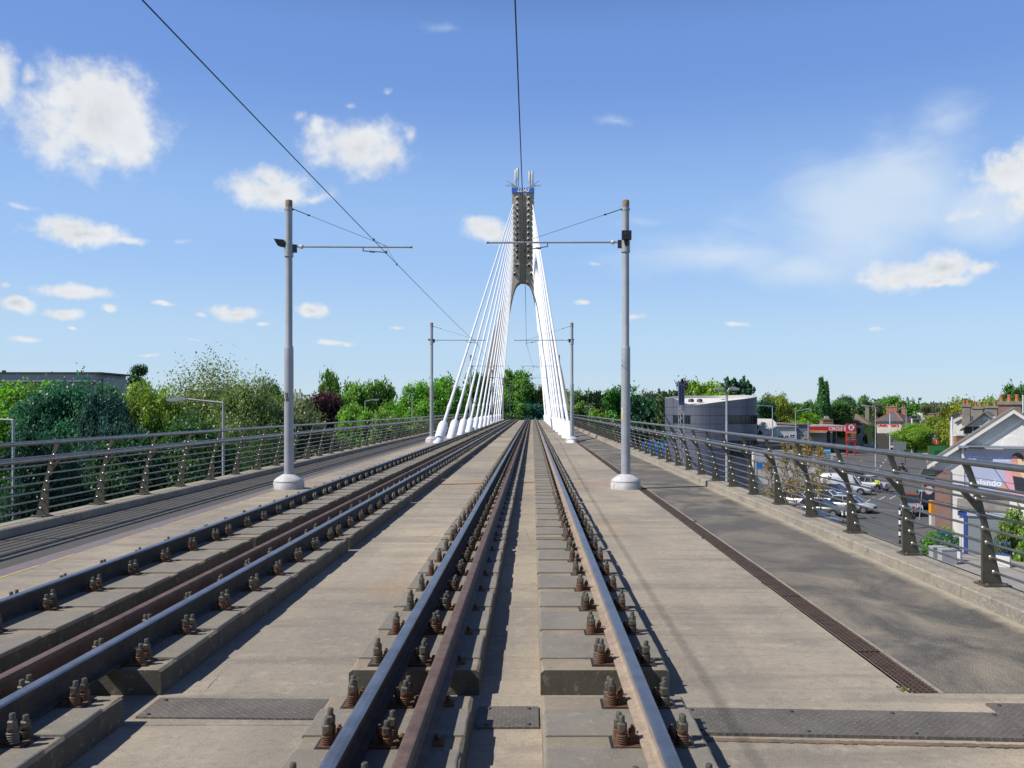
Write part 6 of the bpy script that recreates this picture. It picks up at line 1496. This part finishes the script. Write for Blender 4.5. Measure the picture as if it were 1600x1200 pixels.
    for sx in (-1, 1):
        for sy in (-1, 1):
            wx_ = sx*(h2*.62); w_ = link('wheel', tyre, t, (wx_, sy*(hw-.10), R_)); link('rim', rimm, w_); link('wheel_arch', arch, t, (wx_, sy*(hw-.02), R_+.02))
    for sy in (-1, 1):
        o = link('headlight', head_, t, (h2-.14, sy*hw*.72, secs[-2][3]-.06)); o.rotation_euler = (0, 0, -sy*.5)
        link('tail_light', tail, t, (-h2+.03, sy*hw*.74, .82))
    return t
PW, PSIL, PBLK, PNAV, PGR, PBR = paint('white_car_paint', (.72, .73, .74)), paint('silver_car_paint', (.40, .42, .44)), paint('black_car_paint', (.015, .017, .022)), paint('navy_car_paint', (.015, .03, .09)), paint('grey_car_paint', (.10, .11, .12)), paint('brown_car_paint', (.10, .035, .025))
hd_ = R(-38)
def cp(px, py): P = ga(px, py); return P.x, P.y
car('white panel van, farthest of the parked row by the car park', *cp(1320, 772), hd_+.22, PW, 'van', cat='van', name='parked_van')
car('silver pickup parked behind the white van', *cp(1357, 767), hd_+2.9, PSIL, 'pickup')
car('dark blue car parked between the white van and a white car', *cp(1303, 782), hd_, PNAV, 'suv')
car('white car in the middle of the parked row', *cp(1293, 794), hd_, PW, 'suv')
car('grey estate car parked on the near side of the middle white car', *cp(1284, 806), hd_, PGR, 'hatch')
car('black car at the near end of the parked row', *cp(1270, 824), hd_, PBLK, 'hatch')
car('silver car parked on the road side of the middle white car', *cp(1331, 800), hd_, PSIL, 'hatch')
car('dark grey car parked beyond the white van', *cp(1345, 757), hd_, PGR, 'suv')
car('white car at the left end of the row beside the hedge', *cp(1250, 792), hd_, PW, 'hatch')
car('dark car parked against the brick pier', *cp(1446, 794), R(70), PBLK, 'suv')
car('black car passing behind the top of the brick pier', *cp(1459, 760), R(60), PBLK, 'hatch')
car('silver car coming along the far road', *cp(1396, 702), R(-112), PSIL, 'hatch', name='car')
car('dark car waiting by the price sign', *cp(1357, 705), R(-150), PBLK, 'suv', name='car')
car('red car under the petrol canopy', *cp(1316, 706), R(-170), paint('red_car_paint', (.30, .02, .02)), 'hatch')
# vintage jeep like car seen from the front
t = thing('open_car', 'light blue grey open topped car with a brown folded roof and red bars', 'car', (X_(1422, 78), 78, .02), R(-110))
b = MB(); b.prism([(-1.9, .45), (1.8, .45), (1.85, .95), (1.2, 1.08), (.5, 1.10), (-.1, 1.1), (-1.9, 1.1)], -.72, .72, paint('blue_grey_car_paint', (.30, .38, .46))); b.build('body', t)
b = MB(); b.box(-1.7, .25, -.68, .68, 1.75, 1.86, mat('brown_canvas', (.16, .055, .04), .85)); b.box(-1.85, -1.6, -.7, .7, 1.11, 1.8, mat('brown_canvas', (.16, .055, .04), .85)); b.build('canvas_roof', t)
b = MB()
for s in (-1, 1): b.tube([(.35, s*.68, 1.1), (.2, s*.66, 1.8)], .03, M_DARK, 6); b.tube([(1.95, s*.35, .4), (2.0, s*.35, 1.2), (1.6, s*.35, 1.25)], .03, M_RED, 6)
b.build('bars', t)
b = MB(); b.add([(.40, -.62, 1.12), (.40, .62, 1.12), (.24, .6, 1.72), (.24, -.6, 1.72)], [(0, 1, 2, 3)], M_CGL); b.build('windscreen', t)
for s in (-1, 1):
    b = MB(); b.prism([(.7, .5), (.8, .9), (1.2, 1.02), (1.65, .85), (1.75, .5)], s*.95-.17*(s > 0)-.0, s*.95+.17*(s < 0), paint('blue_grey_car_paint', (.3, .38, .46))); b.build('mudguard', t)
    b = MB(); b.lathe([(.13, -.1), (.15, .1)], (1.88, s*.42, .98), M_LAMP, 12, axis='x'); b.build('headlight', t)
    for x in (-1.3, 1.25):
        b = MB(); b.lathe([(.22, -.1), (.36, -.08), (.36, .08), (.22, .1)], (0, 0, 0), M_TYRE, 18, axis='y'); w_ = b.build('wheel', t, (x, s*.80, .36)); b = MB(); b.lathe([(.2, -.105), (.2, .105)], (0, 0, 0), M_RIM, 10, axis='y'); b.build('rim', w_)

# ================= people =================
def skinned(name, verts, edges, radii, material, parent=None, loc=None, rz=0, sub=2, root=0):
    me = bpy.data.meshes.new(name); me.from_pydata(verts, edges, []); o = bpy.data.objects.new('tmp', me); COL.objects.link(o)
    m = o.modifiers.new('s', 'SKIN'); m.use_smooth_shade = True
    for i, r in enumerate(radii):
        v = me.skin_vertices[0].data[i]; v.radius = (r, r) if not isinstance(r, tuple) else r; v.use_root = (i == root)
    o.modifiers.new('u', 'SUBSURF').levels = sub
    bpy.context.view_layer.update()
    me2 = bpy.data.meshes.new_from_object(o.evaluated_get(bpy.context.evaluated_depsgraph_get())); bpy.data.objects.remove(o)
    me2.materials.clear(); me2.materials.append(material); me2.name = name
    return link(name, me2, parent, loc, rz)
def person(label, x, y, rz, top_m, leg_m, hair_m, seated=False, hat=None, z=0.0):
    t = thing('person', label, 'person', (x, y, z), rz); M_SKN = mat('skin', (.46, .25, .18), .6)
    if seated: kn = [(.35, .82), (.30, .42)]; hip = .85
    # joints: pelvis, chest, neck, head base, head top, shoulders...
    P = [(0, 0, .95), (0, 0, 1.18), (0, 0, 1.40), (0, .0, 1.50), (0, .02, 1.60), (0, .0, 1.72),
         (-.19, 0, 1.40), (-.24, .03, 1.14), (-.22, .13, .92), (.19, 0, 1.40), (.25, .02, 1.14), (.24, .12, .92),
         (-.10, 0, .90), (-.12, .04, .50), (-.12, -.02, .10), (-.12, .12, .04), (.10, 0, .90), (.13, .10, .50), (.13, .12, .10), (.13, .25, .04)]
    if seated:
        P[12:20] = [(-.12, .0, .88), (-.17, .42, .80), (-.17, .36, .38), (-.17, .50, .33), (.12, .0, .88), (.17, .42, .80), (.17, .36, .38), (.17, .50, .33)]
        P[7] = (-.27, .18, 1.16); P[8] = (-.28, .46, 1.08); P[10] = (.27, .18, 1.16); P[11] = (.28, .46, 1.08)
    E = [(0, 1), (1, 2), (2, 3), (3, 4), (4, 5), (2, 6), (6, 7), (7, 8), (2, 9), (9, 10), (10, 11), (0, 12), (12, 13), (13, 14), (14, 15), (0, 16), (16, 17), (17, 18), (18, 19)]
    rad = [(.15, .11), (.15, .11), (.14, .09), .055, (.085, .10), .06, .07, .05, .035, .07, .05, .035, .09, .065, .045, .04, .09, .065, .045, .04]
    skinned('body', P, E, rad, M_SKN, t)
    T = [0, 1, 2, 6, 7, 9, 10]; mp_ = {k: i for i, k in enumerate(T)}
    skinned('jacket', [P[k] for k in T]+[tuple(Vector(P[7]).lerp(Vector(P[8]), .8)), tuple(Vector(P[10]).lerp(Vector(P[11]), .8))], [(mp_[a], mp_[b_]) for a, b_ in E if a in mp_ and b_ in mp_]+[(4, 7), (6, 8)], [(.175, .13), (.175, .13), (.16, .11), .085, .068, .085, .068, .052, .052], top_m, t)
    T = [0, 12, 13, 14, 16, 17, 18]; mp_ = {k: i for i, k in enumerate(T)}
    skinned('trousers', [P[k] for k in T], [(mp_[a], mp_[b_]) for a, b_ in E if a in mp_ and b_ in mp_], [(.155, .12), .105, .08, .06, .105, .08, .06], leg_m, t)
    b = MB(); b.lathe([(.03, .125), (.085, .10), (.108, .04), (.105, -.03), (.085, -.06)], (0, -.01, 1.66), hair_m if hat is None else hat, 12); b.build('hair' if hat is None else 'helmet', t)
    for s in (-1, 1): b = MB(); q = P[15] if s < 0 else P[19]; b.lathe([(.05, -.05), (.055, 0), (.03, .05)], (q[0], q[1]-.03, q[2]+.01), M_INK, 8, ry=2.2); b.build('shoe', t)
    return t
M_HV = mat('hi_vis_yellow', (.50, .72, .04), .7); M_TR = mat('dark_trousers', (.03, .035, .05), .8); M_HB = mat('brown_hair', (.07, .04, .02), .8); M_JB = mat('black_jacket', (.02, .02, .025), .7)
P = ga(1371, 770); person('person in a yellow high visibility vest standing behind the silver pickup', P.x, P.y, R(150), M_HV, M_TR, M_HB)
P = ga(1427, 826); person('person in dark clothes standing in front of the open topped car', P.x, P.y, R(60), M_JB, M_TR, M_HB)
# motorcycle and rider
P = ga(1410, 738); mo = thing('motorcycle', 'dark motorcycle standing at the edge of the road beyond the car park', 'motorcycle', (P.x, P.y, 0), R(200))
for y_ in (-.72, .72): b = MB(); b.lathe([(.22, -.06), (.31, -.05), (.31, .05), (.22, .06)], (0, y_, .31), M_TYRE, 18, axis='x'); b.lathe([(.05, -.07), (.05, .07)], (0, y_, .31), M_RIM, 8, axis='x'); b.build('wheel', mo)
b = MB(); b.prism([(-.75, .62), (-.3, .45), (.35, .40), (.5, .9), (.1, .98), (-.2, .80), (-.8, .86)], -.14, .14, M_JB, 'yz'); b.tube([(0, .72, .31), (0, .52, .95), (0, .45, 1.05)], .035, M_DARK, 6); b.tube([(-.32, .38, 1.06), (0, .46, 1.04), (.32, .38, 1.06)], .018, M_DARK, 6); b.build('frame', mo)
b = MB(); b.box(-.12, .12, -.55, .1, .80, .90, M_BLACK); b.build('seat', mo); b = MB(); b.lathe([(.09, 0), (.07, .1)], (0, .55, .9), M_LAMP, 10, axis='y'); b.build('headlight', mo)
person('rider in black sitting on the dark motorcycle', P.x-.1, P.y+.05, R(200), M_JB, M_TR, M_HB, True, M_INK, z=.02)
# street furniture near the car park
for k, (px, py) in enumerate(((1316.5, 820), (1322.5, 820), (1406, 850))):
    P = ga(px, py); t = thing('bollard', ['left of the pair of black bollards with white bands by the parked cars', 'right of the pair of black bollards with white bands by the parked cars', 'tall black and white banded post below the open topped car'][k], 'bollard', (P.x, P.y, 0)); h = 1.1 if k < 2 else 2.6
    b = MB(); b.lathe([(.09, 0), (.075, .1), (.075, h-.08), (.05, h)], (0, 0, 0), M_BLACK, 12); b.build('post', t)
    for q in ((.8,) if k < 2 else (.6, 1.4, 2.1)): b = MB(); b.lathe([(.0765, q*h/1.1 if k < 2 else q), (.0765, (q*h/1.1 if k < 2 else q)+.28)], (0, 0, 0), M_LET, 12); b.build('white_band', t)
P = ga(1441, 812); t = thing('road_sign', 'round white road sign with a red edge on a leaning grey post', 'road sign', (P.x, P.y, 0))
b = MB(); b.tube([(-.25, 0, 0), (.05, 0, 3.2)], .04, M_POLE, 8); b.build('post', t)
b = MB(); b.lathe([(.42, -.03), (.42, .02)], (.55, -.05, 2.55), M_RED, 24, axis='y'); ds = b.build('disc', t); b = MB(); b.lathe([(.35, -.04), (.35, -.031)], (.55, -.05, 2.55), M_LET, 24, axis='y'); b.build('disc_face', ds)
P = ga(1457.5, 822); t = thing('litter_bin', 'orange and grey bin standing against the brick pier', 'bin', (P.x, P.y, 0)); b = MB(); b.box(-.22, .22, -.2, .2, 0, 1.0, M_CREAMC); b.build('base', t); b = MB(); b.box(-.24, .24, -.22, .22, 1.003, 2.1, mat('orange_bin', (.75, .30, .02), .5)); b.build('orange_box', t)
P = ga(1366, 762); t = thing('notice_board', 'small green notice board near the silver pickup', 'sign', (P.x, P.y, 0)); b = MB(); b.box(-.4, .4, -.04, .04, 1.4, 2.1, mat('green_notice', (.04, .40, .10), .5)); b.build('panel', t); b = MB(); b.tube([(0, .06, 0), (0, .06, 1.6)], .04, M_POLE, 6); b.build('post', t)
b = MB(); b.obox((0, 0, .6), (12, 0, 0), (0, .04, 0), (0, 0, .04), M_POLE); b.obox((0, 0, 1.0), (12, 0, 0), (0, .04, 0), (0, 0, .04), M_POLE)
for k in range(9): b.tube([(-12+3*k, 0, 0), (-12+3*k, 0, 1.05)], .04, M_POLE, 6)
